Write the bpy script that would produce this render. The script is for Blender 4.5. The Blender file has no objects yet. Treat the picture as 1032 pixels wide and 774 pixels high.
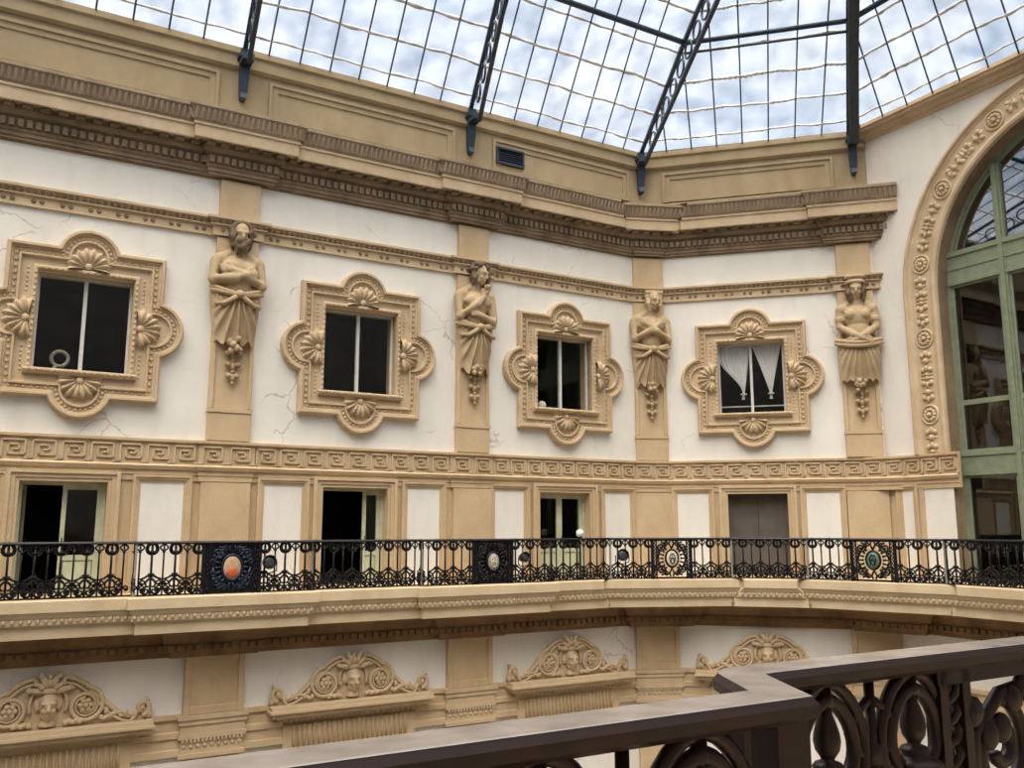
import bpy, bmesh, math, random
from math import sin, cos, tan, pi, radians, sqrt, atan2, hypot
from mathutils import Vector, Matrix, noise
random.seed(7)
SC = bpy.context.scene
COL = SC.collection

SKY, ZENITH, SUN, EXPO = .70, 5.8, 4.4, 0.30
# ------------------------------------------------------------------ plan of the octagonal hall (metres, eye level z = 0)
def az(a):
    return Vector((sin(radians(a)), cos(radians(a)), 0))
P = 19.0
dL, nL = az(60), az(150)
dS, nS = az(105), az(195)
dR, nR = az(150), az(240)
C1 = Vector((3.7747, 24.1186, 0))
SLEN, RLEN, LLEN = 6.0, 11.2, 20.0
C2 = C1 + dS * SLEN
A0 = C1 - dL * LLEN
C3 = C2 + dR * RLEN
ROT = {'L': radians(30), 'S': radians(-15), 'R': radians(-60)}
def on(side, s, d=0.0, z=0.0):
    """point on a side: L measures s leftwards from the corner, S and R rightwards"""
    if side == 'L': p = C1 - dL * s + nL * d
    elif side == 'S': p = C1 + dS * s + nS * d
    else: p = C2 + dR * s + nR * d
    return Vector((p.x, p.y, z))
BIS1 = az(172.5)      # inward bisector of the corner between left and short wall
BIS2 = az(217.5)

# ------------------------------------------------------------------ materials
def lin(c):
    out = []
    for v in c:
        v /= 255.0
        out.append(v / 12.92 if v <= .04045 else ((v + .055) / 1.055) ** 2.4)
    return tuple(out) + (1.0,)
def new_mat(name):
    m = bpy.data.materials.new(name); m.use_nodes = True
    nt = m.node_tree
    return m, nt, nt.nodes['Principled BSDF'], nt.nodes['Material Output']
def plaster(name, c1, c2, scale=1.5, rough=.85, bump=.25, stain=None, stain_amt=.5, cracks=False):
    m, nt, b, out = new_mat(name)
    tc = nt.nodes.new('ShaderNodeTexCoord')
    n = nt.nodes.new('ShaderNodeTexNoise'); n.inputs['Scale'].default_value = scale; n.inputs['Detail'].default_value = 6
    n.inputs['Roughness'].default_value = .65
    nt.links.new(tc.outputs['Object'], n.inputs['Vector'])
    r = nt.nodes.new('ShaderNodeValToRGB')
    r.color_ramp.elements[0].position = .32; r.color_ramp.elements[1].position = .68
    r.color_ramp.elements[0].color = lin(c1); r.color_ramp.elements[1].color = lin(c2)
    nt.links.new(n.outputs['Fac'], r.inputs['Fac'])
    last = r.outputs['Color']
    if stain:
        mp = nt.nodes.new('ShaderNodeMapping'); mp.inputs['Scale'].default_value = (1.6, 1.6, .45)
        n2 = nt.nodes.new('ShaderNodeTexNoise'); n2.inputs['Scale'].default_value = 1.3; n2.inputs['Detail'].default_value = 8
        nt.links.new(tc.outputs['Object'], mp.inputs['Vector']); nt.links.new(mp.outputs['Vector'], n2.inputs['Vector'])
        r2 = nt.nodes.new('ShaderNodeValToRGB'); r2.color_ramp.elements[0].position = .5; r2.color_ramp.elements[1].position = .75
        r2.color_ramp.elements[0].color = (0, 0, 0, 1); r2.color_ramp.elements[1].color = (stain_amt,) * 3 + (1,)
        nt.links.new(n2.outputs['Fac'], r2.inputs['Fac'])
        mx = nt.nodes.new('ShaderNodeMix'); mx.data_type = 'RGBA'
        nt.links.new(r2.outputs['Color'], mx.inputs['Factor'])
        nt.links.new(last, mx.inputs['A']); mx.inputs['B'].default_value = lin(stain)
        last = mx.outputs['Result']
    if cracks:
        # fine wandering cracks in patches of the render
        v = nt.nodes.new('ShaderNodeTexVoronoi'); v.feature = 'DISTANCE_TO_EDGE'; v.inputs['Scale'].default_value = .8
        wn = nt.nodes.new('ShaderNodeTexNoise'); wn.inputs['Scale'].default_value = 2.2; wn.inputs['Detail'].default_value = 5
        wa = nt.nodes.new('ShaderNodeMix'); wa.data_type = 'RGBA'; wa.blend_type = 'ADD'; wa.inputs['Factor'].default_value = .55
        nt.links.new(tc.outputs['Object'], wn.inputs['Vector']); nt.links.new(tc.outputs['Object'], wa.inputs['A']); nt.links.new(wn.outputs['Color'], wa.inputs['B'])
        nt.links.new(wa.outputs['Result'], v.inputs['Vector'])
        l1 = nt.nodes.new('ShaderNodeMath'); l1.operation = 'LESS_THAN'; l1.inputs[1].default_value = .010
        nt.links.new(v.outputs['Distance'], l1.inputs[0])
        pn = nt.nodes.new('ShaderNodeTexNoise'); pn.inputs['Scale'].default_value = .55; pn.inputs['Detail'].default_value = 3
        nt.links.new(tc.outputs['Object'], pn.inputs['Vector'])
        pr = nt.nodes.new('ShaderNodeMapRange'); pr.inputs['From Min'].default_value = .54; pr.inputs['From Max'].default_value = .62; pr.inputs['To Max'].default_value = .45
        nt.links.new(pn.outputs['Fac'], pr.inputs['Value'])
        ml = nt.nodes.new('ShaderNodeMath'); ml.operation = 'MULTIPLY'
        nt.links.new(l1.outputs[0], ml.inputs[0]); nt.links.new(pr.outputs['Result'], ml.inputs[1])
        cm = nt.nodes.new('ShaderNodeMix'); cm.data_type = 'RGBA'; cm.inputs['B'].default_value = lin((140, 126, 112))
        nt.links.new(ml.outputs[0], cm.inputs['Factor']); nt.links.new(last, cm.inputs['A']); last = cm.outputs['Result']
    nt.links.new(last, b.inputs['Base Color'])
    b.inputs['Roughness'].default_value = rough
    n3 = nt.nodes.new('ShaderNodeTexNoise'); n3.inputs['Scale'].default_value = 22; n3.inputs['Detail'].default_value = 4
    nt.links.new(tc.outputs['Object'], n3.inputs['Vector'])
    bp = nt.nodes.new('ShaderNodeBump'); bp.inputs['Strength'].default_value = bump; bp.inputs['Distance'].default_value = .02
    nt.links.new(n3.outputs['Fac'], bp.inputs['Height']); nt.links.new(bp.outputs['Normal'], b.inputs['Normal'])
    return m
def simple(name, c, rough=.5, metal=0.0, var=.12, scale=6):
    m, nt, b, out = new_mat(name)
    tc = nt.nodes.new('ShaderNodeTexCoord')
    n = nt.nodes.new('ShaderNodeTexNoise'); n.inputs['Scale'].default_value = scale; n.inputs['Detail'].default_value = 5
    nt.links.new(tc.outputs['Object'], n.inputs['Vector'])
    r = nt.nodes.new('ShaderNodeValToRGB'); r.color_ramp.elements[0].position = .3; r.color_ramp.elements[1].position = .7
    r.color_ramp.elements[0].color = lin([v * (1 - var) for v in c]); r.color_ramp.elements[1].color = lin([min(255, v * (1 + var)) for v in c])
    nt.links.new(n.outputs['Fac'], r.inputs['Fac']); nt.links.new(r.outputs['Color'], b.inputs['Base Color'])
    b.inputs['Roughness'].default_value = rough; b.inputs['Metallic'].default_value = metal
    return m
def glass(name, tint, refl=.12, body=None, body_amt=0.0, rough=.02, streak=None):
    """thin pane: lets light straight through, a Fresnel-like share mirrored, an optional share scattered by dirt in the glass"""
    m, nt, b, out = new_mat(name)
    nt.nodes.remove(b)
    tr = nt.nodes.new('ShaderNodeBsdfTransparent'); tr.inputs['Color'].default_value = tint + (1,)
    gl = nt.nodes.new('ShaderNodeBsdfGlossy'); gl.inputs['Roughness'].default_value = rough
    # Schlick reflectance of a thin two-sided pane
    geo = nt.nodes.new('ShaderNodeNewGeometry'); dt = nt.nodes.new('ShaderNodeVectorMath'); dt.operation = 'DOT_PRODUCT'
    nt.links.new(geo.outputs['Normal'], dt.inputs[0]); nt.links.new(geo.outputs['Incoming'], dt.inputs[1])
    def mth(op, a, b=None):
        k = nt.nodes.new('ShaderNodeMath'); k.operation = op
        if hasattr(a, 'links'): nt.links.new(a, k.inputs[0])
        else: k.inputs[0].default_value = a
        if b is not None:
            if hasattr(b, 'links'): nt.links.new(b, k.inputs[1])
            else: k.inputs[1].default_value = b
        return k.outputs[0]
    om = mth('SUBTRACT', 1.0, mth('ABSOLUTE', dt.outputs['Value']))
    sc5 = mth('POWER', om, 5.0)
    ad_ = nt.nodes.new('ShaderNodeMath'); ad_.operation = 'MULTIPLY_ADD'; ad_.inputs[1].default_value = 1 - refl; ad_.inputs[2].default_value = refl
    nt.links.new(sc5, ad_.inputs[0]); ad = ad_
    mx = nt.nodes.new('ShaderNodeMixShader')
    nt.links.new(ad.outputs[0], mx.inputs['Fac'])
    src = tr.outputs[0]
    if body:
        tl = nt.nodes.new('ShaderNodeBsdfTranslucent'); tl.inputs['Color'].default_value = lin(body)
        m2 = nt.nodes.new('ShaderNodeMixShader')
        tc = nt.nodes.new('ShaderNodeTexCoord')
        mp = nt.nodes.new('ShaderNodeMapping'); mp.inputs['Scale'].default_value = streak or (1, 1, 1)
        n = nt.nodes.new('ShaderNodeTexNoise'); n.inputs['Scale'].default_value = 1.0; n.inputs['Detail'].default_value = 7
        r = nt.nodes.new('ShaderNodeMapRange'); r.inputs['From Min'].default_value = .35; r.inputs['From Max'].default_value = .7
        r.inputs['To Min'].default_value = body_amt * .25; r.inputs['To Max'].default_value = body_amt
        nt.links.new(tc.outputs['Object'], mp.inputs['Vector']); nt.links.new(mp.outputs['Vector'], n.inputs['Vector'])
        nt.links.new(n.outputs['Fac'], r.inputs['Value']); nt.links.new(r.outputs['Result'], m2.inputs['Fac'])
        nt.links.new(tr.outputs[0], m2.inputs[1]); nt.links.new(tl.outputs[0], m2.inputs[2])
        src = m2.outputs[0]
    nt.links.new(src, mx.inputs[1]); nt.links.new(gl.outputs[0], mx.inputs[2])
    nt.links.new(mx.outputs[0], out.inputs['Surface'])
    return m

M = {}
M['tan'] = plaster('tan_stucco', (191, 164, 126), (208, 182, 146), 1.2, .85, .3, (164, 134, 98), .35)
M['orn'] = plaster('ornament_stucco', (191, 165, 129), (209, 185, 152), 2.0, .8, .3, (158, 130, 98), .35)
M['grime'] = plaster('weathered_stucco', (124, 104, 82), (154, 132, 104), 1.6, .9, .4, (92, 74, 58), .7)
M['gutter'] = plaster('gutter_stucco', (150, 130, 105), (176, 154, 126), 1.6, .9, .4, (112, 92, 72), .5)
M['attic'] = plaster('attic_stucco', (154, 136, 106), (170, 151, 119), .9, .9, .3, (140, 114, 82), .45)
M['white'] = plaster('white_plaster', (228, 220, 208), (236, 230, 219), .7, .9, .15, (205, 194, 182), .3, cracks=True)
M['stone'] = plaster('slab_stone', (200, 177, 141), (215, 193, 159), 1.5, .8, .3, (170, 140, 105), .4)
M['iron'] = simple('painted_blue_iron', (50, 62, 76), .45, .3)
M['black'] = simple('black_cast_iron', (30, 27, 30), .42, .5, .25, 12)
M['rail'] = simple('dark_oxide_iron', (38, 15, 12), .45, 0, .2, 9)
M['green'] = simple('green_paint', (126, 133, 107), .5, 0, .06)
M['pale'] = simple('pale_green_paint', (192, 192, 162), .5, 0, .06)
M['sash'] = simple('white_sash_paint', (205, 203, 196), .5, 0, .05)
M['statue'] = plaster('statue_stucco', (174, 149, 113), (196, 171, 136), 3.0, .85, .35, (138, 110, 80), .5)
M['soot'] = plaster('soot_stained_stucco', (84, 68, 54), (132, 110, 86), 3.0, .9, .3)
M['umber'] = plaster('shade_browned_stucco', (122, 92, 60), (152, 120, 84), 1.4, .9, .3, (90, 66, 44), .5)  # shade and ochre bounce under the balcony, painted into the brown
M['skylit'] = simple('skylit_rail_top', (150, 140, 134), .22, 0, .1, 14)  # sky reflection along the handrail top, painted as pale grey
M['dark'] = simple('dark_interior', (46, 47, 48), .9, 0, .2, 2)
M['blind'] = simple('taupe_blind', (96, 87, 78), .9, 0, .06, 3)
M['cloth'] = simple('white_voile', (226, 224, 222), .9, 0, .04, 20)
M['postgrey'] = simple('lit_grey_post', (150, 146, 140), .5, .2, .1)  # iron posts that catch the light, the brightness put into the colour
M['tanen'] = simple('tan_enamel', (190, 152, 122), .4, 0, .1, 14)
M['terra'] = simple('terracotta_enamel', (196, 98, 62), .4, 0, .15, 14)
M['cream'] = simple('cream_enamel', (214, 200, 176), .4, 0, .1, 14)
M['verdi'] = simple('verdigris_bronze', (98, 122, 108), .45, .3, .2, 14)
M['greyen'] = simple('grey_enamel', (150, 148, 136), .4, 0, .2, 30)
M['blue'] = simple('blue_enamel', (26, 34, 52), .4, .2, .2, 14)
M['floodlens'] = simple('dark_lens', (58, 58, 58), .2, 0, .1)
M['lamp'] = simple('frosted_lamp', (240, 240, 236), .3, 0, .02)
M['greywall'] = plaster('grey_plaster', (150, 148, 146), (168, 166, 163))
M['floor'] = plaster('stone_floor', (112, 102, 90), (134, 124, 110), .6, .5, .1)
M['putty'] = simple('glazing_putty', (228, 225, 214), .8, 0, .2, 4)
M['pane'] = glass('window_glass', (.95, .95, .94), .03)
M['archpane'] = glass('coated_arch_glass', (.6, .62, .62), .09)
M['fanpane'] = glass('coated_fan_glass', (.45, .48, .5), .38)
M['roofglass'] = glass('roof_glass', (.93, .97, 1.0), .03, (225, 232, 245), .3, .1, (1.4, 1.4, .35))

# ------------------------------------------------------------------ mesh builder
class MB:
    def __init__(s):
        s.v = []; s.f = []; s.m = []; s.sm = []; s.mi = 0; s.smooth = False; s.T = None
    def vert(s, p):
        p = Vector(p)
        if s.T is not None: p = s.T @ p
        s.v.append(p); return len(s.v) - 1
    def face(s, idx):
        s.f.append(tuple(idx)); s.m.append(s.mi); s.sm.append(s.smooth)
    def poly(s, pts):
        s.face([s.vert(p) for p in pts])
    def box(s, x0, x1, y0, y1, z0, z1):
        a = [s.vert(p) for p in ((x0,y0,z0),(x1,y0,z0),(x1,y1,z0),(x0,y1,z0),(x0,y0,z1),(x1,y0,z1),(x1,y1,z1),(x0,y1,z1))]
        for q in ((0,3,2,1),(4,5,6,7),(0,1,5,4),(1,2,6,5),(2,3,7,6),(3,0,4,7)): s.face([a[i] for i in q])
    def taper(s, x0, x1, y0, y1, z0, z1, k=.02):
        """a block with chamfered front (towards -y)"""
        s.rings([[(x0,y1,z0),(x1,y1,z0),(x1,y1,z1),(x0,y1,z1)], [(x0,y0+k,z0),(x1,y0+k,z0),(x1,y0+k,z1),(x0,y0+k,z1)],
                 [(x0+k,y0,z0+k),(x1-k,y0,z0+k),(x1-k,y0,z1-k),(x0+k,y0,z1-k)]], caps=True)
    def rings(s, rings, closed=True, caps=False, loop=False):
        n = len(rings[0]); I = [[s.vert(p) for p in r] for r in rings]
        R = len(I)
        for a in range(R if loop else R - 1):
            A, B = I[a], I[(a + 1) % R]
            for i in range(n if closed else n - 1):
                j = (i + 1) % n
                s.face((A[i], A[j], B[j], B[i]))
        if caps and not loop:
            s.face(list(reversed(I[0]))); s.face(I[-1])
        return I
    def prism(s, pts, y0, y1):
        """outline in x,z extruded in y"""
        s.rings([[(x, y1, z) for x, z in pts], [(x, y0, z) for x, z in pts]], caps=True)
    def tube(s, pts, r, n=6, caps=True, squash=1.0, loop=False):
        pts = [Vector(p) for p in pts]; N = len(pts)
        rr = r if isinstance(r, (list, tuple)) else [r] * N
        rings = []; prev = None
        for i in range(N):
            if loop: t = pts[(i + 1) % N] - pts[i - 1]
            else: t = pts[min(i + 1, N - 1)] - pts[max(i - 1, 0)]
            if t.length < 1e-9: t = Vector((0, 0, 1))
            t.normalize()
            if prev is None:
                u = t.cross(Vector((0, 1, 0)))
                if u.length < .1: u = t.cross(Vector((1, 0, 0)))
            else:
                u = prev - t * prev.dot(t)
            u.normalize(); prev = u; w = t.cross(u)
            rings.append([pts[i] + u * (rr[i] * cos(2*pi*k/n)) + w * (rr[i] * squash * sin(2*pi*k/n)) for k in range(n)])
        sm = s.smooth; s.smooth = True
        s.rings(rings, True, caps, loop); s.smooth = sm
    def lathe(s, prof, n=10, c=(0, 0, 0)):
        """profile of (radius, z)"""
        sm = s.smooth; s.smooth = True
        s.rings([[(c[0] + r*cos(2*pi*k/n), c[1] + r*sin(2*pi*k/n), c[2] + z) for k in range(n)] for r, z in prof], caps=True)
        s.smooth = sm
    def ball(s, c, r, n=8, m=6):
        rx, ry, rz = (r, r, r) if not isinstance(r, (tuple, list)) else r
        sm = s.smooth; s.smooth = True
        rings = []
        for j in range(1, m):
            t = pi * j / m
            rings.append([(c[0] + rx*sin(t)*cos(2*pi*k/n), c[1] + ry*sin(t)*sin(2*pi*k/n), c[2] - rz*cos(t)) for k in range(n)])
        I = s.rings(rings)
        a = s.vert((c[0], c[1], c[2] - rz)); b = s.vert((c[0], c[1], c[2] + rz))
        for k in range(n):
            s.face((a, I[0][(k+1) % n], I[0][k])); s.face((b, I[-1][k], I[-1][(k+1) % n]))
        s.smooth = sm
    def stud(s, x, y, z, r, h, n=6):
        """low boss facing -y"""
        base = [s.vert((x + r*cos(2*pi*k/n), y, z + r*sin(2*pi*k/n))) for k in range(n)]
        mid = [s.vert((x + .6*r*cos(2*pi*k/n), y - h*.8, z + .6*r*sin(2*pi*k/n))) for k in range(n)]
        t = s.vert((x, y - h, z))
        for k in range(n):
            j = (k+1) % n
            s.face((base[k], base[j], mid[j], mid[k])); s.face((mid[k], mid[j], t))
    def sweep(s, path, prof, closed_prof=True):
        """path: plan points walked with the hall on the right; prof: (d, z)"""
        offs = miter(path)
        rings = []
        for p, mv in zip(path, offs):
            rings.append([(p.x + mv.x*d, p.y + mv.y*d, z) for d, z in prof])
        s.rings(rings, closed_prof, closed_prof)
    def build(s, name, mat, parent=None, loc=None, rotz=None):
        me = bpy.data.meshes.new(name)
        me.from_pydata([tuple(v) for v in s.v], [], s.f)
        for mm in (mat if isinstance(mat, (list, tuple)) else [mat]): me.materials.append(mm)
        me.polygons.foreach_set('material_index', s.m)
        me.polygons.foreach_set('use_smooth', s.sm)
        bm = bmesh.new(); bm.from_mesh(me)
        bmesh.ops.recalc_face_normals(bm, faces=bm.faces); bm.to_mesh(me); bm.free()
        me.update()
        o = bpy.data.objects.new(name, me); COL.objects.link(o)
        if parent: o.parent = parent
        if loc is not None: o.location = loc
        if rotz is not None: o.rotation_euler = (0, 0, rotz)
        return o
def rightn(t): return Vector((t.y, -t.x, 0))
def miter(path):
    out = []
    for i in range(len(path)):
        ns = []
        if i > 0: ns.append(rightn((path[i] - path[i-1]).normalized()))
        if i < len(path) - 1: ns.append(rightn((path[i+1] - path[i]).normalized()))
        if len(ns) == 1: out.append(ns[0])
        else:
            b = (ns[0] + ns[1]); b.normalize(); out.append(b / max(.3, b.dot(ns[0])))
    return out
def offset(path, d): return [p + m*d for p, m in zip(path, miter(path))]
def walk(path, step, d=0.0, start=.5):
    """evenly spaced points along an offset path: (point, tangent)"""
    q = offset(path, d)
    for a, b in zip(q, q[1:]):
        L = (b - a).length
        n = int(L / step + .3)
        if n < 1: continue
        t = (b - a).normalized()
        for i in range(n): yield a + t * ((i + start) * L / n), t
def frame_at(p, t, z=0):
    """local x along t, y away from the hall, z up"""
    y = -rightn(t)
    return Matrix(((t.x, y.x, 0, p.x), (t.y, y.y, 0, p.y), (0, 0, 1, z), (0, 0, 0, 1)))

# ------------------------------------------------------------------ bookkeeping
def tag(o, label, cat, group=None, kind=None):
    o['label'] = label
    if cat: o['category'] = cat
    if group: o['group'] = group
    if kind: o['kind'] = kind
    return o
def thing(name, label, cat, loc, rotz=0, group=None, kind=None):
    o = bpy.data.objects.new(name, None); COL.objects.link(o); o.empty_display_size = .2
    o.location = loc; o.rotation_euler = (0, 0, rotz)
    return tag(o, label, cat, group, kind)
def struct(o, label, cat=None): return tag(o, label, cat, None, 'structure')
def kids(o, T): return [c for c in T if c.parent == o]
def dup_tree(root, parts, loc, rotz, label, group=None):
    """copy a thing, its parts and their sub-parts; parts = list of (object, [sub-parts])"""
    r = root.copy(); COL.objects.link(r); r.location = loc; r.rotation_euler = (0, 0, rotz); r['label'] = label
    if group: r['group'] = group
    np_ = []
    for p, subs in parts:
        c = p.copy(); COL.objects.link(c); c.parent = r; ns = []
        for q in subs:
            d = q.copy(); COL.objects.link(d); d.parent = c; ns.append(d)
        np_.append((c, ns))
    return r, np_

# bays: (side, centre s, rotation, words)
BAYS = [('L', 14.15, 'first bay from the left'), ('L', 8.40, 'second bay from the left'), ('L', 2.79, 'third bay, just left of the corner'), ('S', 2.77, 'short wall beside the arch')]
PIL = [('L', 11.28), ('L', 5.52), ('C', 0.0), ('S', 5.50)]
def pil_frame(k, z=0):
    side, s = PIL[k]
    if side == 'C':
        p = C1 + BIS1 * .13
        return Vector((p.x, p.y, z)), radians(7.5)
    p = on(side, s); return Vector((p.x, p.y, z)), ROT[side]
DOOR_S = [14.27, 8.42, 2.81, 2.79]
# plan paths, walked from the left end to the arch wall
def path_jog(ress, depth, hw, corner, endS=None, goR=None, cut2=None, cd=0):
    pts = [on('L', LLEN)]
    for s in ress:
        pts += [on('L', s + hw), on('L', s + hw, depth), on('L', s - hw, depth), on('L', s - hw)]
    pts += ([on('L', corner)] + ([on('L', corner) + BIS1*cd, on('S', corner) + BIS1*cd] if cd else []) + [on('S', corner)]) if corner else [C1.copy()]
    if endS is not None:
        if endS[0] == 'jog':
            s0 = 5.5 - hw
            pts += [on('S', s0), on('S', s0, depth), on('S', endS[1], depth)]
        else: pts += [on('S', endS[1])]
    if goR is not None:
        pts += ([on('S', SLEN - cut2)] + ([on('S', SLEN - cut2) + BIS2*cd, on('R', cut2) + BIS2*cd] if cd else []) + [on('R', cut2)]) if cut2 else [C2.copy()]
        pts += [on('R', goR)]
    return pts
CORN = path_jog([11.28, 5.52], .13, .62, .34, ('jog', 6.6), cd=.12)
BAND = path_jog([11.28, 5.52], .05, .52, .55, None, 2.0, .55)
STRING = path_jog([11.28, 5.52], .09, .50, .55, ('jog', 6.2))
SLAB = path_jog([11.35, 5.55], .16, .75, .80, None, RLEN, .80, cd=.36)
RAILB = path_jog([11.35, 5.55], .16, .75, 1.9, None, RLEN, 1.9)
LOWP = path_jog([], 0, 0, None, None, RLEN, None)
# ------------------------------------------------------------------ walls with openings
ZFLOOR = -14.0; ZB = -1.28; ZDOOR = .86; ZTOP = 10.62
WZ0, WZ1, WHW = 2.97, 4.92, .86          # upper window opening
DHW = .76                                 # door opening half width
def wall(side, s_edges, zones, holes, T=.5):
    """zones: (z0,z1,mat index); holes: (x0,x1,z0,z1) in right-going local x; returns MB in local frame of the side"""
    mb = MB()
    xs = sorted(set([s_edges[0], s_edges[1]] + [h[0] for h in holes] + [h[1] for h in holes]))
    zs = sorted(set([z for zn in zones for z in zn[:2]] + [h[2] for h in holes] + [h[3] for h in holes]))
    for a, b in zip(xs, xs[1:]):
        for c, d in zip(zs, zs[1:]):
            mx, mz = (a+b)/2, (c+d)/2
            if any(h[0] < mx < h[1] and h[2] < mz < h[3] for h in holes): continue
            mb.mi = next(zn[2] for zn in zones if zn[0] <= mz <= zn[1])
            mb.poly([(a,0,c),(b,0,c),(b,0,d),(a,0,d)])
            mb.poly([(a,T,c),(b,T,c),(b,T,d),(a,T,d)])
    for h in holes:
        mb.mi = h[4] if len(h) > 4 else 1
        x0, x1, z0, z1 = h[:4]
        mb.poly([(x0,0,z0),(x0,T,z0),(x0,T,z1),(x0,0,z1)]); mb.poly([(x1,0,z0),(x1,T,z0),(x1,T,z1),(x1,0,z1)])
        mb.poly([(x0,0,z0),(x1,0,z0),(x1,T,z0),(x0,T,z0)]); mb.poly([(x0,0,z1),(x1,0,z1),(x1,T,z1),(x0,T,z1)])
    return mb
ZON = [(ZFLOOR, -4.45, 0), (-4.45, -3.66, 1), (-3.66, -2.5, 0), (-2.5, 1.73, 1), (1.73, 7.45, 0), (7.45, ZTOP, 2)]
WM = [M['white'], M['tan'], M['attic']]
hl = []
for s, ds in [(b[1], DOOR_S[k]) for k, b in enumerate(BAYS) if b[0] == 'L']:
    hl += [(-s - WHW, -s + WHW, WZ0, WZ1), (-ds - DHW, -ds + DHW, ZB, ZDOOR)]
o = wall('L', (-LLEN, 0), ZON, hl).build('wall_left', WM, None, C1, ROT['L']); struct(o, 'long white and ochre gallery wall with three doors and three windows', 'wall')
s = BAYS[3][1]
o = wall('S', (0, SLEN), ZON, [(s - WHW, s + WHW, WZ0, WZ1), (DOOR_S[3] - DHW, DOOR_S[3] + DHW, ZB, ZDOOR)]).build('wall_corner', WM, None, C1, ROT['S'])
struct(o, 'short angled white and ochre wall between the long wall and the arch wall', 'wall')

# arch wall
AS, AZ, AI, AO = 5.42, 5.80, 3.62, 4.50      # arch centre along the wall, springing height, inner and outer radius
def arch_top(s): 
    q = AI**2 - (s - AS)**2
    return AZ + sqrt(q) if q > 0 else None
mb = MB(); T = .6
S0, S1 = AS - AI, AS + AI
cols = [-.0, S0] + [AS - AI*cos(pi*k/28) for k in range(1, 28)] + [S1, RLEN]
for a, b in zip(cols, cols[1:]):
    inside = a >= S0 - 1e-6 and b <= S1 + 1e-6
    for y in (0, T):
        if inside:
            za, zb = arch_top(a) or AZ, arch_top(b) or AZ
            mb.mi = 0; mb.poly([(a,y,za),(b,y,zb),(b,y,ZTOP),(a,y,ZTOP)])
            mb.poly([(a,y,ZFLOOR),(b,y,ZFLOOR),(b,y,-2.5),(a,y,-2.5)])
            mb.mi = 1; mb.poly([(a,y,-2.5),(b,y,-2.5),(b,y,ZB),(a,y,ZB)])
        else:
            mb.mi = 0; mb.poly([(a,y,ZFLOOR),(b,y,ZFLOOR),(b,y,ZTOP),(a,y,ZTOP)])
    if inside:
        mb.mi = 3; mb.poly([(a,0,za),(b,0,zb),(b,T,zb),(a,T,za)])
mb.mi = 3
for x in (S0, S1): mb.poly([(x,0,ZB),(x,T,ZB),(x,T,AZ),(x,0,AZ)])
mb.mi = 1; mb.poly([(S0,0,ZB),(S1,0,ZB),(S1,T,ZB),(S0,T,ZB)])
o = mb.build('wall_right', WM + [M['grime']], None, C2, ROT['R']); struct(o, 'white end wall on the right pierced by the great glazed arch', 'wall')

# the unseen rest of the octagon, closing the room
OCT = [A0, C1.copy(), C2.copy(), C3]
for a, l in ((195, 6.0), (240, LLEN), (285, 6.0)): OCT.append(OCT[-1] + az(a) * l)
OCT.append(OCT[-1] + az(330) * RLEN)
for i, nm in ((3, 'wall_far_chamfer'), (4, 'wall_behind'), (5, 'wall_back_chamfer'), (6, 'wall_far_left'), (7, 'wall_left_chamfer')):
    a, b = OCT[i], OCT[(i+1) % 8]; t = (b - a).normalized(); y = -rightn(t)
    mb = MB()
    for z0, z1, mi in ZON:
        mb.mi = 0
        for q in (0, .5): mb.poly([a + y*q + Vector((0,0,z0)), b + y*q + Vector((0,0,z0)), b + y*q + Vector((0,0,z1)), a + y*q + Vector((0,0,z1))])
    struct(mb.build(nm, M['greywall']), 'plain plastered wall closing the octagonal hall, ' + nm.replace('wall_', '').replace('_', ' '), 'wall')
mb = MB(); mb.poly([p + Vector((0, 0, ZFLOOR)) for p in OCT])
struct(mb.build('floor', M['floor']), 'pale stone floor of the hall far below the balcony', 'floor')

# dark rooms behind the doors and windows
for (side, s, cz0, cz1, hw) in [(b[0], b[1], WZ0, WZ1, WHW) for b in BAYS] + [(b[0], DOOR_S[k], ZB, ZDOOR, DHW) for k, b in enumerate(BAYS)]:
    mb = MB(); h = hw + .5; y0, y1 = .51, 3.6; z0 = cz0 - (.6 if cz0 > 0 else .0); z1 = cz1 + .5
    for q in ([(-h,y1,z0),(h,y1,z0),(h,y1,z1),(-h,y1,z1)], [(-h,y0,z0),(-h,y1,z0),(-h,y1,z1),(-h,y0,z1)], [(h,y0,z0),(h,y1,z0),(h,y1,z1),(h,y0,z1)],
              [(-h,y0,z0),(h,y0,z0),(h,y1,z0),(-h,y1,z0)], [(-h,y0,z1),(h,y0,z1),(h,y1,z1),(-h,y1,z1)]): mb.poly(q)
    p = on(side, s); struct(mb.build('wall_room', M['dark'], None, p, ROT[side]), 'dark room behind the ' + ('window' if cz0 > 0 else 'door') + ' of the ' + [b[2] for b in BAYS if b[0] == side and abs(b[1] - s) < .5][0], 'wall')
mb = MB()
for q in ([(S0-1,4,-3),(S1+1,4,-3),(S1+1,4,10),(S0-1,4,10)], [(S0-1,.6,-3),(S0-1,4,-3),(S0-1,4,10),(S0-1,.6,10)], [(S1+1,.6,-3),(S1+1,4,-3),(S1+1,4,10),(S1+1,.6,10)],
          [(S0-1,.6,-1.3),(S1+1,.6,-1.3),(S1+1,4,-1.3),(S0-1,4,-1.3)], [(S0-1,.6,10),(S1+1,.6,10),(S1+1,4,10),(S0-1,4,10)]): mb.poly(q)
struct(mb.build('wall_room', M['dark'], None, C2, ROT['R']), 'dark space behind the great glazed arch', 'wall')

# ------------------------------------------------------------------ mouldings that run around the hall
ln = [0]
def trim(mb, mats, label, words='trim'):
    ln[0] += 1
    return struct(mb.build('trim_%d' % ln[0], mats), label, words)
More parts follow.
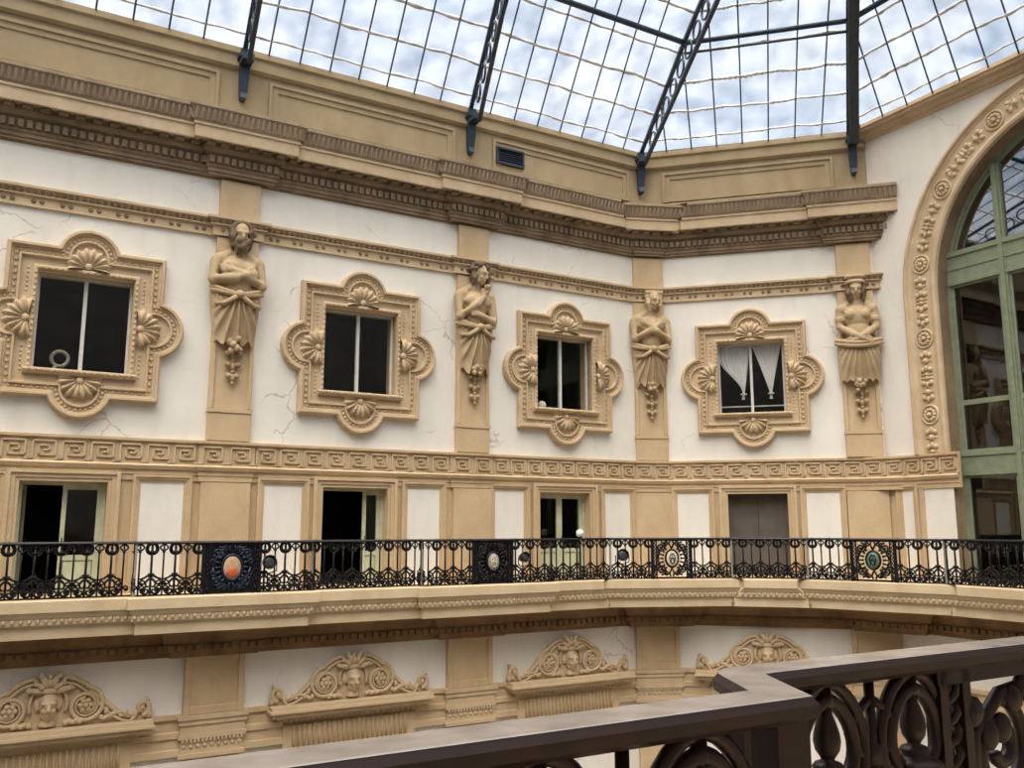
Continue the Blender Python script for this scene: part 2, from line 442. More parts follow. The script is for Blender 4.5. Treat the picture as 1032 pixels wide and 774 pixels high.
# main cornice: architrave, dentils, corona and leaf gutter
mb = MB(); mb.mi = 0
mb.sweep(CORN, [(-.05,7.49),(.09,7.49),(.09,7.55),(.12,7.55),(.12,7.62),(.16,7.65),(.16,7.69),(.14,7.69),(.14,7.89),(.24,7.94),(.27,8.03),(.27,8.11),(.45,8.12),(.45,8.09),(.48,8.09),(.48,8.12),(-.05,8.12)])
mb.mi = 1
mb.sweep(CORN, [(-.05,8.115),(.48,8.115),(.48,8.37),(.51,8.38),(.51,8.43),(-.05,8.43)])
mb.mi = 2
mb.sweep(CORN, [(-.05,8.415),(.48,8.415),(.50,8.44),(.53,8.5),(.545,8.62),(.58,8.70),(.63,8.75),(.63,8.82),(.58,8.84),(-.05,8.93)])
mb.mi = 0
for p, t in walk(CORN, .155, .14):      # dentils
    mb.T = frame_at(p, t); mb.box(-.048, .048, -.085, .02, 7.715, 7.865)
for p, t in walk(CORN, .31, .27):       # carved soffit blocks
    mb.T = frame_at(p, t); mb.box(-.09, .09, -.15, .02, 8.05, 8.105)
mb.mi = 2
for p, t in walk(CORN, .115, .53):       # upright leaves of the gutter
    mb.T = frame_at(p, t)
    mb.rings([[(-.035,-.0,8.49),(0,-.03,8.48),(.035,0,8.49)], [(-.05,-.025,8.60),(0,-.075,8.6),(.05,-.025,8.60)], [(-.03,-.07,8.70),(0,-.11,8.71),(.03,-.07,8.70)]], closed=False)
mb.T = None
trim(mb, [M['grime'], M['orn'], M['gutter']], 'deep carved main cornice with dentils running under the attic', 'cornice')
# attic mouldings
ATT = path_jog([], 0, 0, None, ('x', 6.0))
mb = MB()
mb.sweep(ATT, [(-.1,10.1),(.03,10.1),(.10,10.16),(.10,10.24),(.05,10.26),(.05,10.44),(.10,10.48),(.10,10.62),(-.1,10.62)])
mb.sweep(ATT, [(-.1,8.88),(.07,8.88),(.07,9.02),(.04,9.06),(-.1,9.06)])
trim(mb, M['attic'], 'moulded coping along the top of the attic', 'moulding')
# attic panels between the ribs
def panel_frame(mb, x0, x1, z0, z1, w=.07, d=.06, rec=True):
    for k, (dd, ww) in enumerate(((d, w), (d*.45, w*1.9))):
        o = k * w * 1.0
        a0, a1, b0, b1 = x0 + o, x1 - o, z0 + o, z1 - o
        e = ww
        mb.box(a0, a1, -dd, .01, b1 - e, b1); mb.box(a0, a1, -dd, .01, b0, b0 + e)
        mb.box(a0, a0 + e, -dd, .01, b0 + e, b1 - e); mb.box(a1 - e, a1, -dd, .01, b0 + e, b1 - e)
for side, x0, x1, w in (('L', -19.5, -17.55, 'at the far left'), ('L', -16.5, -11.85, 'over the first bay'), ('L', -10.75, -6.05, 'over the second bay'), ('L', -4.95, -.55, 'over the third bay'), ('S', .55, 5.15, 'over the short wall')):
    mb = MB(); panel_frame(mb, x0, x1, 9.1, 9.98)
    o = mb.build('attic_panel', M['attic'], None, C1, ROT[side]); tag(o, 'sunk rectangular attic panel with moulded edge ' + w, 'panel', 'attic panels')
# string course with eggs above and rosettes below
mb = MB()
mb.sweep(STRING, [(-.05,6.18),(.06,6.18),(.06,6.21),(.04,6.22),(.04,6.38),(.10,6.40),(.10,6.43),(.07,6.44),(.12,6.51),(.17,6.53),(.17,6.58),(-.05,6.60)])
mb.mi = 1
for p, t in walk(STRING, .125, .10):
    mb.T = frame_at(p, t); mb.ball((0,-.005,6.475), (.042,.035,.045), 5, 4)
for p, t in walk(STRING, .50, .035):
    mb.T = frame_at(p, t)
    for x in (-.075, .075): 
        mb.stud(x, 0, 6.30, .055, .04, 6)
mb.T = None
trim(mb, [M['orn'], M['grime']], 'string course with egg row and rosettes crossing the statues', 'moulding')
# greek key band
mb = MB()
mb.sweep(BAND, [(-.05,.92),(.03,.92),(.03,1.02),(.05,1.04),(.05,1.12),(.09,1.14),(.12,1.21),(.085,1.25),(.05,1.25),(.05,1.66),(.09,1.68),(.11,1.70),(.11,1.75),(-.05,1.77)])
KEY = [((0,0),(0,1)),((0,1),(.84,1)),((.84,1),(.84,.22)),((.84,.22),(.24,.22)),((.24,.22),(.24,.74)),((.24,.74),(.62,.74)),((.62,.74),(.62,.48)),((.62,.48),(.44,.48)),((0,0),(-.14,0)),((.86,0),(1.0,0))]
mb.mi = 1
for p, t in walk(BAND, .50, .05, 0.5):
    mb.T = frame_at(p, t)
    u, x0, z0, hh = .46, -.21, 1.285, .34
    w = .016
    for (a, b), (c, d) in KEY:
        xa, xb = sorted((x0 + a*u, x0 + c*u)); za, zb = sorted((z0 + b*hh, z0 + d*hh))
        mb.box(xa - w, xb + w, -.04, .01, za - w, zb + w)
mb.T = None
trim(mb, [M['tan'], M['orn']], 'ochre band of greek key meander running above the doors', 'moulding')
# cornice of the arch wall
mb = MB(); RP = [on('R', -.15), on('R', RLEN)]
mb.sweep(RP, [(-.1,10.27),(.06,10.27),(.06,10.35),(.10,10.355),(.10,10.37),(.17,10.38),(.17,10.46),(.20,10.465),(.20,10.48),(.28,10.49),(.28,10.56),(.33,10.57),(.33,10.66),(-.1,10.68)])
trim(mb, M['orn'], 'thin moulded cornice on top of the arch wall', 'cornice')

# balcony slab, its mouldings and the entablature beneath
mb = MB(); mb.mi = 0
mb.sweep(SLAB, [(-.6,-1.28),(1.02,-1.28),(1.05,-1.31),(1.05,-1.50),(1.01,-1.53),(.98,-1.60),(.96,-1.60),(.96,-1.72),(.90,-1.75),(.88,-1.78),(.88,-1.97),(.86,-1.97),(.86,-1.90),(-.6,-1.90)])
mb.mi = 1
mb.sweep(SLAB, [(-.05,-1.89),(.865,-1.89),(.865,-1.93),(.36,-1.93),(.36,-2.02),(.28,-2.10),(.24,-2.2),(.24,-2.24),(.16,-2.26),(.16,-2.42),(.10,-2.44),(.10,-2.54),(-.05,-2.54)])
mb.mi = 2
for p, t in walk(SLAB, .13, .97):
    mb.T = frame_at(p, t); mb.ball((0,.0,-1.66), (.045,.03,.05), 5, 4)
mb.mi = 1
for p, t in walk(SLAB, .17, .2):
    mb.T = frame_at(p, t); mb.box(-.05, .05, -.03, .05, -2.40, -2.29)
mb.T = None
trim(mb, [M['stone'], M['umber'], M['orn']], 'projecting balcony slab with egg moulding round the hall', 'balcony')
# band of mouldings at the head of the lower storey
mb = MB()
mb.sweep(LOWP, [(-.05,-3.64),(.12,-3.64),(.12,-3.72),(.06,-3.76),(.06,-3.95),(.10,-3.98),(.10,-4.08),(.06,-4.10),(.06,-4.28),(.09,-4.30),(.09,-4.42),(-.05,-4.44)])
trim(mb, M['tan'], 'ochre moulded band crossing the lower storey between the pilasters', 'moulding')
# the balcony we stand on
OURN = 1.36
def our(a, b, z=0): 
    p = dL*a - nL*b; return Vector((p.x, p.y, z))
mb = MB()
pts = [(-8,-.7),(6,-.7),(6,1.36),(1.05,1.36),(1.05,1.14),(-8,1.14)]
mb.rings([[our(a,b,ZB) for a, b in pts],[our(a,b,ZB-.3) for a, b in pts]], caps=True)
trim(mb, M['stone'], 'stone floor slab of the near balcony', 'balcony')
# ------------------------------------------------------------------ upper windows with carved surrounds
HX, HZ, RR, CX_, CZ_ = 1.44, 1.5, .59, 1.27, 1.31
WZC = 3.96
def outline(t, n=10):
    hx, hz, r = HX - t, HZ - t, RR - t
    pts = []
    def arc(cx, cz, a0, a1):
        for k in range(n + 1):
            a = a0 + (a1 - a0) * k / n
            pts.append((cx + r*cos(a), cz + r*sin(a)))
    e = max(-.98, min(.98, (hz - CZ_) / r)); f = max(-.98, min(.98, (hx - CX_) / r))
    ae, af = math.asin(e), math.asin(f)
    pts.append((hx, -hz)); arc(CX_, 0, -(pi/2 - af), pi/2 - af); pts.append((hx, hz))
    arc(0, CZ_, ae, pi - ae); pts.append((-hx, hz))
    arc(-CX_, 0, pi/2 + af, 3*pi/2 - af); pts.append((-hx, -hz))
    arc(0, -CZ_, pi + ae, 2*pi - ae)
    return pts
def make_surround():
    root = thing('window_surround', '', 'window surround', (0, 0, 0))
    mb = MB()
    prof = [(0,.0),(0,-.13),(.03,-.18),(.075,-.18),(.09,-.12),(.12,-.12),(.135,-.085),(.215,-.085),(.225,-.14),(.26,-.14),(.28,-.07),(.30,-.065)]
    mb.rings([[(x, y, z) for x, z in outline(t)] for t, y in prof])
    # flat field from the last outline to the opening
    inn = outline(.30); n = len(inn); W, H = WHW + .10, (WZ1 - WZ0)/2 + .10
    def to_rect(x, z, W, H):
        k = max(abs(x)/W, abs(z)/H); return (x/k, z/k)
    # ring vertices at rectangle corners come from the outline corners themselves
    fields = [[(x, -.065, z) for x, z in inn], [(to_rect(x, z, W, H)[0], -.065, to_rect(x, z, W, H)[1]) for x, z in inn]]
    cor = [i for i, (x, z) in enumerate(inn) if abs(abs(x) - (HX-.3)) < 1e-6 and abs(abs(z) - (HZ-.3)) < 1e-6]
    for i in cor: fields[1][i] = ((W if inn[i][0] > 0 else -W), -.065, (H if inn[i][1] > 0 else -H))
    mb.rings(fields)
    def rect(w, h, y): return [(-w,y,-h),(w,y,-h),(w,y,h),(-w,y,h)]
    h0 = (WZ1 - WZ0)/2
    mb.rings([rect(W,H,-.06), rect(W,H,-.10), rect(W-.03,H-.03,-.125), rect(W-.07,H-.07,-.125), rect(WHW,h0,-.06), rect(WHW,h0,.30)])
    # beads and leaves, part of the carving
    o1 = outline(.175, 14); acc = 0; prev = o1[-1]
    for q in o1:
        L = hypot(q[0]-prev[0], q[1]-prev[1]); k = 0
        m = max(1, round(L/.13))
        for k in range(m):
            u = (k + .5)/m; mb.stud(prev[0] + (q[0]-prev[0])*u, -.08, prev[1] + (q[1]-prev[1])*u, .045, .035, 5)
        prev = q
    for sx in (-1, 1):
        for k in range(17): mb.stud(sx*(WHW+.05), -.12, -h0 + 2*h0*(k+.5)/17, .035, .03, 5)
    for k in range(15): mb.stud(-WHW + 2*WHW*(k+.5)/15, -.12, h0+.05, .035, .03, 5)
    for sx in (-1, 1):
        for sz in (-1, 1):
            for k in range(6): mb.stud(sx*(1.05), -.06, sz*(.55 + .09*k), .03, .03, 5)
    mb.build('architrave', M['orn'], root)
    # half shells in the lobes
    def shell(a0, cx, cz):
        s = MB(); s.smooth = True; nf = 9; R = .37
        cen = None; rings = []
        for j, (rr, y) in enumerate(((.05,-.075),(.10,-.13),(.22,-.18),(.32,-.18),(.37,-.12),(.385,-.06))):
            ring = []
            for k in range(nf*4 + 1):
                a = a0 - pi*.56 + pi*1.12*k/(nf*4)
                fl = .5 + .5*cos(2*pi*k/4)
                r2 = rr*(1 + .05*(fl if j > 2 else 0)); yy = y - (.09*(fl - .6)*min(1, rr/.22) if j < 5 else 0)
                ring.append((cx + r2*cos(a), yy, cz + r2*sin(a)))
            rings.append(ring)
        s.rings(rings, closed=False)
        s.ball((cx + .03*cos(a0), -.10, cz + .03*sin(a0)), (.08,.06,.08), 8, 6)
        for k in range(nf + 1):
            a = a0 - pi*.56 + pi*1.12*k/nf
            s.ball((cx + .395*cos(a), -.075, cz + .395*sin(a)), .04, 5, 4)
        return s
    for a0, cx, cz in ((pi/2, 0, 1.12), (0, 1.00, .0), (pi, -1.00, .0), (-pi/2, 0, -1.13)):
        shell(a0, cx, cz).build('shell', M['orn'], root)
    s = MB(); zz = -h0
    s.rings([[(x,y,zz+q) for y,q in ((.05,.03),(-.17,.02),(-.19,-.02),(-.16,-.08),(-.12,-.10),(.0,-.10))] for x in (-1.0,1.0)], caps=True)
    for k in range(18): s.stud(-.95 + 1.9*(k+.5)/18, -.185, zz-.02, .045, .03, 5)
    s.build('sill', M['orn'], root)
    return root
sur = make_surround(); sparts = [(c, []) for c in COL.objects if c.parent == sur]
SL = ['carved quatrefoil window surround with shells left of the leftmost statue', 'carved quatrefoil window surround with shells between the first two statues',
      'carved quatrefoil window surround with shells left of the corner statue', 'carved quatrefoil window surround with shells around the curtained window']
for k, (side, s, rz, w) in enumerate([(b[0], b[1], 0, 0) for b in BAYS]):
    p = on(side, s, 0, WZC)
    if k == 0: sur.location = p; sur.rotation_euler = (0, 0, ROT[side]); sur['label'] = SL[0]; sur['group'] = 'carved window surrounds'
    else: dup_tree(sur, sparts, p, ROT[side], SL[k], 'carved window surrounds')
# sashes
WL = ['dark two-pane window with white sash, leftmost', 'dark two-pane window with white sash in the second bay', 'dark two-pane window with white sash beside the corner statue', 'two-pane window with tied white curtains on the short wall']
def frame_box(mb, x0, x1, z0, z1, w, y0, y1):
    mb.box(x0, x1, y0, y1, z1 - w, z1); mb.box(x0, x1, y0, y1, z0, z0 + w)
    mb.box(x0, x0 + w, y0, y1, z0 + w, z1 - w); mb.box(x1 - w, x1, y0, y1, z0 + w, z1 - w)
for k, b in enumerate(BAYS):
    root = thing('window_%d' % (k+1), WL[k], 'window', on(b[0], b[1], 0, 0), ROT[b[0]], None, 'structure')
    mb = MB(); frame_box(mb, -WHW, WHW, WZ0, WZ1, .045, .17, .25); mb.build('frame', M['sash'], root)
    mb = MB(); mb.box(-.035, .035, .16, .25, WZ0 + .045, WZ1 - .045); mb.build('mullion', M['sash'], root)
    for sx in (-1, 1):
        mb = MB(); x0, x1 = sorted((sx*.035, sx*(WHW - .045))); mb.box(x0, x1, .205, .211, WZ0 + .045, WZ1 - .045); mb.build('pane', M['pane'], root)
# curtains of the fourth window
side, s = 'S', BAYS[3][1]
for q, (xa, xb, xt) in enumerate(((-.80, -.05, -.22), (.05, .80, .50))):
    mb = MB(); mb.smooth = True; rings = []; n = 36
    for j in range(15):
        u = j / 14; z = WZ1 - .03 - u * (1.48)
        q1 = min(1, max(0, (u - (.22 if q == 0 else .0))/(.90 - (.22 if q == 0 else .0))))
        g = .5 + .5*cos(pi*q1) if q == 0 else 1 - q1**.9
        if u > .9: g += (u - .9)*.7
        gi = 1 - min(1, u/.9)**1.4 if u <= .9 else (u - .9)*.5
        ga, gc = (g, gi) if q == 0 else (g, g)
        a = xt + (xa - xt)*ga - .022; c = xt + (xb - xt)*gc + .022
        rings.append([(a + (c - a)*i/n, .28 + .03*sin(i*1.45)*(.4 + .6*g) , z) for i in range(n + 1)])
    mb.rings(rings, closed=False)
    root = thing('curtain', 'white voile curtain tied to a point, %s half of the curtained window' % ('left' if q == 0 else 'right'), 'curtain', on(side, s), ROT[side], 'voile curtains')
    drape = mb.build('drape', M['cloth'], root)
    t = MB(); t.tube([(xt + .07*cos(a), .28 + .05*sin(a), WZ1 - 1.36) for a in [2*pi*i/12 for i in range(12)]], .02, 6, loop=True); t.build('tie_band', M['cloth'], drape)
# rail across the curtained window
mb = MB(); mb.box(-.85, .85, .37, .40, 3.22, 3.25); tag(mb.build('window_bar', M['sash'], None, on(side, s), ROT[side]), 'thin horizontal bar behind the glass of the curtained window', 'bar')
# things standing on the sills inside
p = on('L', BAYS[0][1])
root = thing('ring_lamp', 'round ring lamp standing inside the leftmost dark window', 'lamp', p, ROT['L'])
mb = MB(); mb.tube([(-.36 + .15*cos(a), .42, 3.30 + .15*sin(a)) for a in [2*pi*i/24 for i in range(24)]], .035, 8, loop=True); mb.build('ring', M['greyen'], root)
mb = MB(); mb.tube([(-.42,.42,3.16),(-.48,.42,3.0),(-.52,.42,2.90)], .04, 8); mb.box(-.62,-.40,.36,.5,2.36,2.92); mb.build('stand', M['greyen'], root)
p = on('L', BAYS[2][1])
mb = MB(); mb.ball((-.42,.43,3.14), .12, 14, 10); mb.lathe([(.05,2.36),(.05,2.95),(.035,3.02)], 10, (-.42,.43,0))
tag(mb.build('globe_lamp', M['lamp'], None, p, ROT['L']), 'small pale globe lamp inside the dark window beside the corner statue', 'lamp')

# ------------------------------------------------------------------ balcony doors
DL = ['balcony door of the first bay with its left leaf open on darkness', 'balcony door of the second bay, dark and half open', 'closed pale green double door of the third bay', 'balcony opening of the short wall closed by taupe shutters']
def leaf(root, x0, x1, y0, ang=0, panes=True, hinge=None):
    lf = MB(); z0, z1 = ZB + .02, ZDOOR - .065; w = .08
    Tm = None
    if ang: Tm = Matrix.Translation((hinge, y0, 0)) @ Matrix.Rotation(ang, 4, 'Z') @ Matrix.Translation((-hinge, -y0, 0))
    lf.T = Tm
    frame_box(lf, x0, x1, z0, z1, w, y0, y0 + .06)
    lf.box(x0 + w, x1 - w, y0, y0 + .06, z0 + .62, z0 + .72)
    lf.taper(x0 + w, x1 - w, y0 + .015, y0 + .05, z0 + w, z0 + .62, .03)
    l = lf.build('leaf', M['pale'], root)
    g = MB(); g.T = Tm; g.box(x0 + w, x1 - w, y0 + .028, y0 + .033, z0 + .72, z1 - w); g.build('pane', M['pane'], l)
    h = MB(); h.T = Tm; h.tube([(x0 + .04 if hinge is None or hinge > (x0+x1)/2 else x1 - .04, y0 - .05, -.35), (x0 + .04 if hinge is None or hinge > (x0+x1)/2 else x1 - .04, y0 - .05, -.2)], .012, 6)
    h.build('handle', M['iron'], l)
for k, b in enumerate(BAYS):
    p = on(b[0], DOOR_S[k]); rz = ROT[b[0]]
    root = thing('door_%d' % (k+1), DL[k], 'door', p, rz, None, 'structure')
    mb = MB(); frame_box(mb, -DHW, DHW, ZB - .1, ZDOOR, .065, .22, .34); mb.build('frame', M['pale'] if k != 3 else M['blind'], root)
    if k == 0:
        leaf(root, .0, DHW - .065, .25); leaf(root, -DHW + .065, 0, .27, radians(82), True, -DHW + .065)
    elif k == 1:
        leaf(root, .28, DHW - .065, .25); leaf(root, -DHW + .065, 0, .29, radians(84), True, -DHW + .065)
    elif k == 2:
        leaf(root, .0, DHW - .065, .25, 0, True, DHW); leaf(root, -DHW + .065, 0, .25)
    else:
        for sx in (-1, 1):
            x0, x1 = sorted((sx*.006, sx*(DHW - .065))); z0, z1 = ZB + .02, ZDOOR - .065
            mb = MB(); mb.box(x0, x1, .28, .31, z0, z1); frame_box(mb, x0, x1, z0, z1, .07, .265, .29)
            mb.build('shutter', M['blind'], root)
    # moulded ochre surround
    t = thing('door_surround', 'moulded ochre surround of the ' + ['open door in the first bay', 'dark door in the second bay', 'closed green double door', 'door with the taupe shutters'][k], 'door surround', p, rz, 'door surrounds')
    mb = MB()
    for w0, w1, d in ((0,.07,.05),(.07,.15,.075),(.15,.22,.11)):
        for sx in (-1, 1):
            x0, x1 = sorted((sx*(DHW + w0), sx*(DHW + w1))); mb.box(x0, x1, -d, .0, ZB, ZDOOR + w1)
        mb.box(-DHW - w0, DHW + w0, -d, .0, ZDOOR + w0, ZDOOR + w1) if w0 == 0 else mb.box(-DHW - w0, DHW + w0, -d, .0, ZDOOR + w0, ZDOOR + w1)
    mb.build('architrave', M['tan'], t)
    mb = MB(); mb.box(-DHW + .01, DHW - .01, -.04, .3, ZB - .01, ZB + .03); mb.build('threshold', M['stone'], t)
# blind white panels beside the doors
PW = [('first', 'open door of the first bay'), ('second', 'dark door of the second bay'), ('third', 'closed green double door'), ('short', 'door with the taupe shutters')]
def blank(p, rz, x0, x1, label):
    t = thing('wall_panel', label, 'panel', p, rz, 'white panels beside the doors')
    mb = MB(); mb.box(x0, x1, -.012, .0, ZB, .88); mb.build('field', M['white'], t)
    mb = MB()
    for w0, w1, d in ((0,.05,.03),(.05,.10,.055),(.10,.15,.08)):
        for a, e in ((x0, -1), (x1, 1)):
            q0, q1 = sorted((a + e*w0, a + e*w1)); mb.box(q0, q1, -d, .0, ZB, .88 + w1)
        mb.box(x0 - w0, x1 + w0, -d, .0, .88 + w0, .88 + w1)
    mb.build('moulding', M['tan'], t)
for k, b in enumerate(BAYS):
    for sx, w in ((-1, 'left'), (1, 'right')):
        x0, x1 = sorted((sx*1.24, sx*2.06))
        blank(on(b[0], b[1]), ROT[b[0]], x0, x1, 'tall white wall panel in ochre moulding %s of the %s' % (w, PW[k][1]))
blank(on('R', 0), ROT['R'], .42, .72, 'narrow white wall panel in ochre moulding on the arch wall')
mb = MB(); mb.box(.0, .24, -.03, 0, ZB, .95); mb.box(.9, 1.02, -.03, 0, ZB, .95)
tag(mb.build('pilaster_strip', M['tan'], None, on('R', 0), ROT['R']), 'ochre strips flanking the narrow white panel on the arch wall', 'pilaster')

# ------------------------------------------------------------------ the great arch
t = thing('arch_surround', 'great ochre arch band carved with rosettes around the glazing', 'arch', on('R', AS), ROT['R'])
def arch_ring(r, y, n=40):
    return [(-r, y, 1.75)] + [(-r*cos(pi*k/n), y, AZ + r*sin(pi*k/n)) for k in range(n + 1)] + [(r, y, 1.75)]
mb = MB()
mb.rings([arch_ring(r, y) for r, y in ((AO,.0),(AO,-.12),(AO-.04,-.15),(AO-.09,-.15),(AO-.12,-.10),(AO-.16,-.08),(AO-.20,-.06),(AI+.17,-.06),(AI+.14,-.09),(AI+.08,-.11),(AI+.02,-.09),(AI,-.04),(AI,.02))], closed=False)
mb.build('band', M['orn'], t)
RM = (AO - .20 + AI + .17)/2
def arch_pt(u):
    """u = length along the arch from the left foot"""
    H = AZ - 1.75
    if u < H: return (-RM, 1.75 + u, 0.0)
    a = (u - H)/RM
    if a < pi: return (-RM*cos(a), AZ + RM*sin(a), a)
    return (RM, AZ - (u - H - pi*RM), pi)
tot = 2*(AZ - 1.75) + pi*RM; nros = 11
for k in range(nros):
    u = tot*(k + .5)/nros; x, z, a = arch_pt(u)
    r = MB()
    r.tube([(x + .225*cos(q), -.065, z + .225*sin(q)) for q in [2*pi*i/20 for i in range(20)]], .032, 6, loop=True)
    for i in range(10):
        q = 2*pi*i/10; r.ball((x + .125*cos(q), -.07, z + .125*sin(q)), (.055,.05,.055), 6, 4)
    r.ball((x, -.10, z), .06, 8, 6)
    r.build('rosette', M['orn'], t)
    for du in (-1, 1):
        orn = MB()
        for m, (dd, sz) in enumerate(((.38,.15),(.56,.11),(.74,.13),(.90,.08))):
            x, z, a = arch_pt(min(max(u + du*dd, .05), tot - .05))
            ca, sa = cos(pi/2 - a), sin(pi/2 - a)      # along-arch direction
            if m in (0, 2):
                for e in (-1, 0, 1):
                    bx = x + e*.10*sa*1.0; bz = z - e*.10*ca
                    orn.ball((bx + du*.04*abs(e)*ca, -.065, bz + du*.04*abs(e)*sa), (.07 if e else .06, .06, .07 if e else .09), 6, 5)
            else:
                orn.ball((x, -.07, z), sz*.7, 7, 5)
                orn.tube([(x - .15*sa, -.06, z + .15*ca), (x + .15*sa, -.06, z - .15*ca)], .026, 5)
        orn.build('husk_garland', M['orn'], t)
# glazing of the arch
root = thing('window_5', 'tall arched window in grey green timber filling the great arch', 'window', on('R', AS), ROT['R'], None, 'structure')
YF = .38
mb = MB()
mb.rings([arch_ring(r, y) for r, y in ((AI+.01,YF),(AI-.10,YF),(AI-.10,YF+.04),(AI-.16,YF+.04),(AI-.16,YF+.14),(AI+.01,YF+.14))], closed=False)
for sx in (-1, 1):
    x0, x1 = sorted((sx*(AI+.01), sx*(AI-.14))); mb.box(x0, x1, YF, YF + .14, ZB, 1.76)
mb.build('frame', M['green'], root)
mb = MB()
for z0, z1, y in ((5.98,6.58,YF-.02),(6.58,6.70,YF-.06),(5.86,5.98,YF-.05),(6.24,6.30,YF-.04)): mb.box(-AI+.05, AI-.05, y, YF + .14, z0, z1)
mb.build('transom', M['green'], root)
mb = MB()
for z0, z1, y in ((1.30,1.66,YF-.02),(1.66,1.76,YF-.05),(1.20,1.30,YF-.05)): mb.box(-AI+.05, AI-.05, y, YF + .14, z0, z1)
mb.build('transom', M['green'], root)
MX = [-2.18, 0.0, 2.18]
for x in MX:
    mb = MB(); top = AZ + sqrt((AI-.1)**2 - x*x)
    mb.box(x - .10, x + .10, YF - .03, YF + .14, ZB, top); mb.box(x - .05, x + .05, YF - .07, YF, ZB, top); mb.build('mullion', M['green'], root)
lights = [-AI + .10] + MX + [AI - .10]
for i in range(4):
    a, b = lights[i] + (.10 if i else 0), lights[i+1] - (.10 if i < 3 else 0)
    for z0, z1 in ((1.76, 2.95), (2.95, 5.86), (ZB, 1.2)):
        c = MB(); frame_box(c, a, b, z0, z1, .06, YF + .02, YF + .09); cs = c.build('casement', M['green'], root)
        g = MB(); g.box(a + .06, b - .06, YF + .05, YF + .056, z0 + .06, z1 - .06); g.build('pane', M['archpane'], cs)
    g = MB(); n = 8; top = []
    xs = [a + (b - a)*j/n for j in range(n + 1)]
    pl = [(x, AZ + sqrt(max(.01, (AI-.13)**2 - x*x))) for x in xs]
    pl = [(x, max(z, 6.72)) for x, z in pl]
    g.prism([(a, 6.70), (b, 6.70)] + list(reversed(pl)), YF + .06, YF + .066); g.build('pane', M['fanpane'], root)
# ------------------------------------------------------------------ pilasters
PW4 = ['ochre pilaster carrying the leftmost bearded statue', 'ochre pilaster carrying the statue with the raised cup', 'ochre pilaster in the corner of the two walls', 'ochre pilaster beside the great arch']
LW4 = ['lower pilaster with sunk panel under the balcony, below the leftmost statue', 'lower pilaster with sunk panel under the balcony, below the second statue', 'lower pilaster with sunk panel under the balcony in the corner', 'lower pilaster with sunk panel under the balcony below the arch side statue']
for k in range(4):
    p, rz = pil_frame(k); back = .3 if k == 2 else .01
    t = thing('pilaster', PW4[k], 'pilaster', (p.x, p.y, ZB), rz, 'statue pilasters'); o = -ZB
    mb = MB(); w = .50
    mb.box(-w, w, -.13, back, 0, .9 + o); mb.box(-w - .03, w + .03, -.15, back, 0, .30)
    mb.build('lower_shaft', M['tan'], t)
    mb = MB(); w = .44
    mb.taper(-w, w, -.15, back, 1.76 + o, 2.36 + o, .015)
    mb.box(-w - .02, w + .02, -.17, back, 2.36 + o, 2.44 + o)
    mb.build('plinth', M['tan'], t)
    mb = MB()
    mb.box(-w, w, -.11, back, 2.44 + o, 6.15 + o)
    for sx in (-1, 1):
        x0, x1 = sorted((sx*w, sx*(w - .10))); mb.taper(x0, x1, -.15, -.105, 2.44 + o, 5.6 + o, .02)
    mb.build('shaft', M['tan'], t)
    mb = MB(); mb.box(-.42, .42, -.12, back, 6.5 + o, 7.44 + o); mb.box(-.45, .45, -.15, back, 6.54 + o, 6.62 + o)
    mb.build('upper_block', M['tan'], t)
    # storey below
    side = PIL[k][0]
    q = p if k != 2 else C1 + BIS1*.22
    if k in (0, 1): q = on('L', PIL[k][1] + .02)
    t = thing('lower_pilaster', LW4[k], 'pilaster', (q.x, q.y, -9), rz, 'pilasters under the balcony')
    back = .5 if k == 2 else .01
    mb = MB(); w = .58
    mb.box(-w, w, -.09, back, 5.34, 6.5)
    panel_z0, panel_z1 = 5.5, 6.36
    for (x0, x1, z0, z1) in ((-w, -w + .12, 5.34, 6.5), (w - .12, w, 5.34, 6.5), (-w + .12, w - .12, 5.34, 5.5), (-w + .12, w - .12, 6.40, 6.5)): mb.taper(x0, x1, -.14, -.085, z0, z1, .015)
    mb.build('panel_block', M['tan'], t)
    mb = MB(); w = .60
    for z0, z1, e, d in ((5.26,5.34,.08,.22),(5.16,5.26,.05,.19),(4.98,5.16,.02,.16),(4.90,4.98,.05,.19),(4.62,4.90,.0,.14),(4.54,4.62,.04,.18)): mb.box(-w - e, w + e, -d, back, z0, z1)
    for i in range(9): mb.stud(-w + 2*w*(i + .5)/9, -.14, 4.76, .05, .035, 6)
    for i in range(16): mb.box(-w + 2*w*(i + .2)/16, -w + 2*w*(i + .8)/16, -.19, -.15, 4.84, 4.90)
    mb.build('capital', M['orn'], t)
    mb = MB(); mb.box(-.54, .54, -.10, back, 0, 4.55); mb.build('shaft', M['tan'], t)

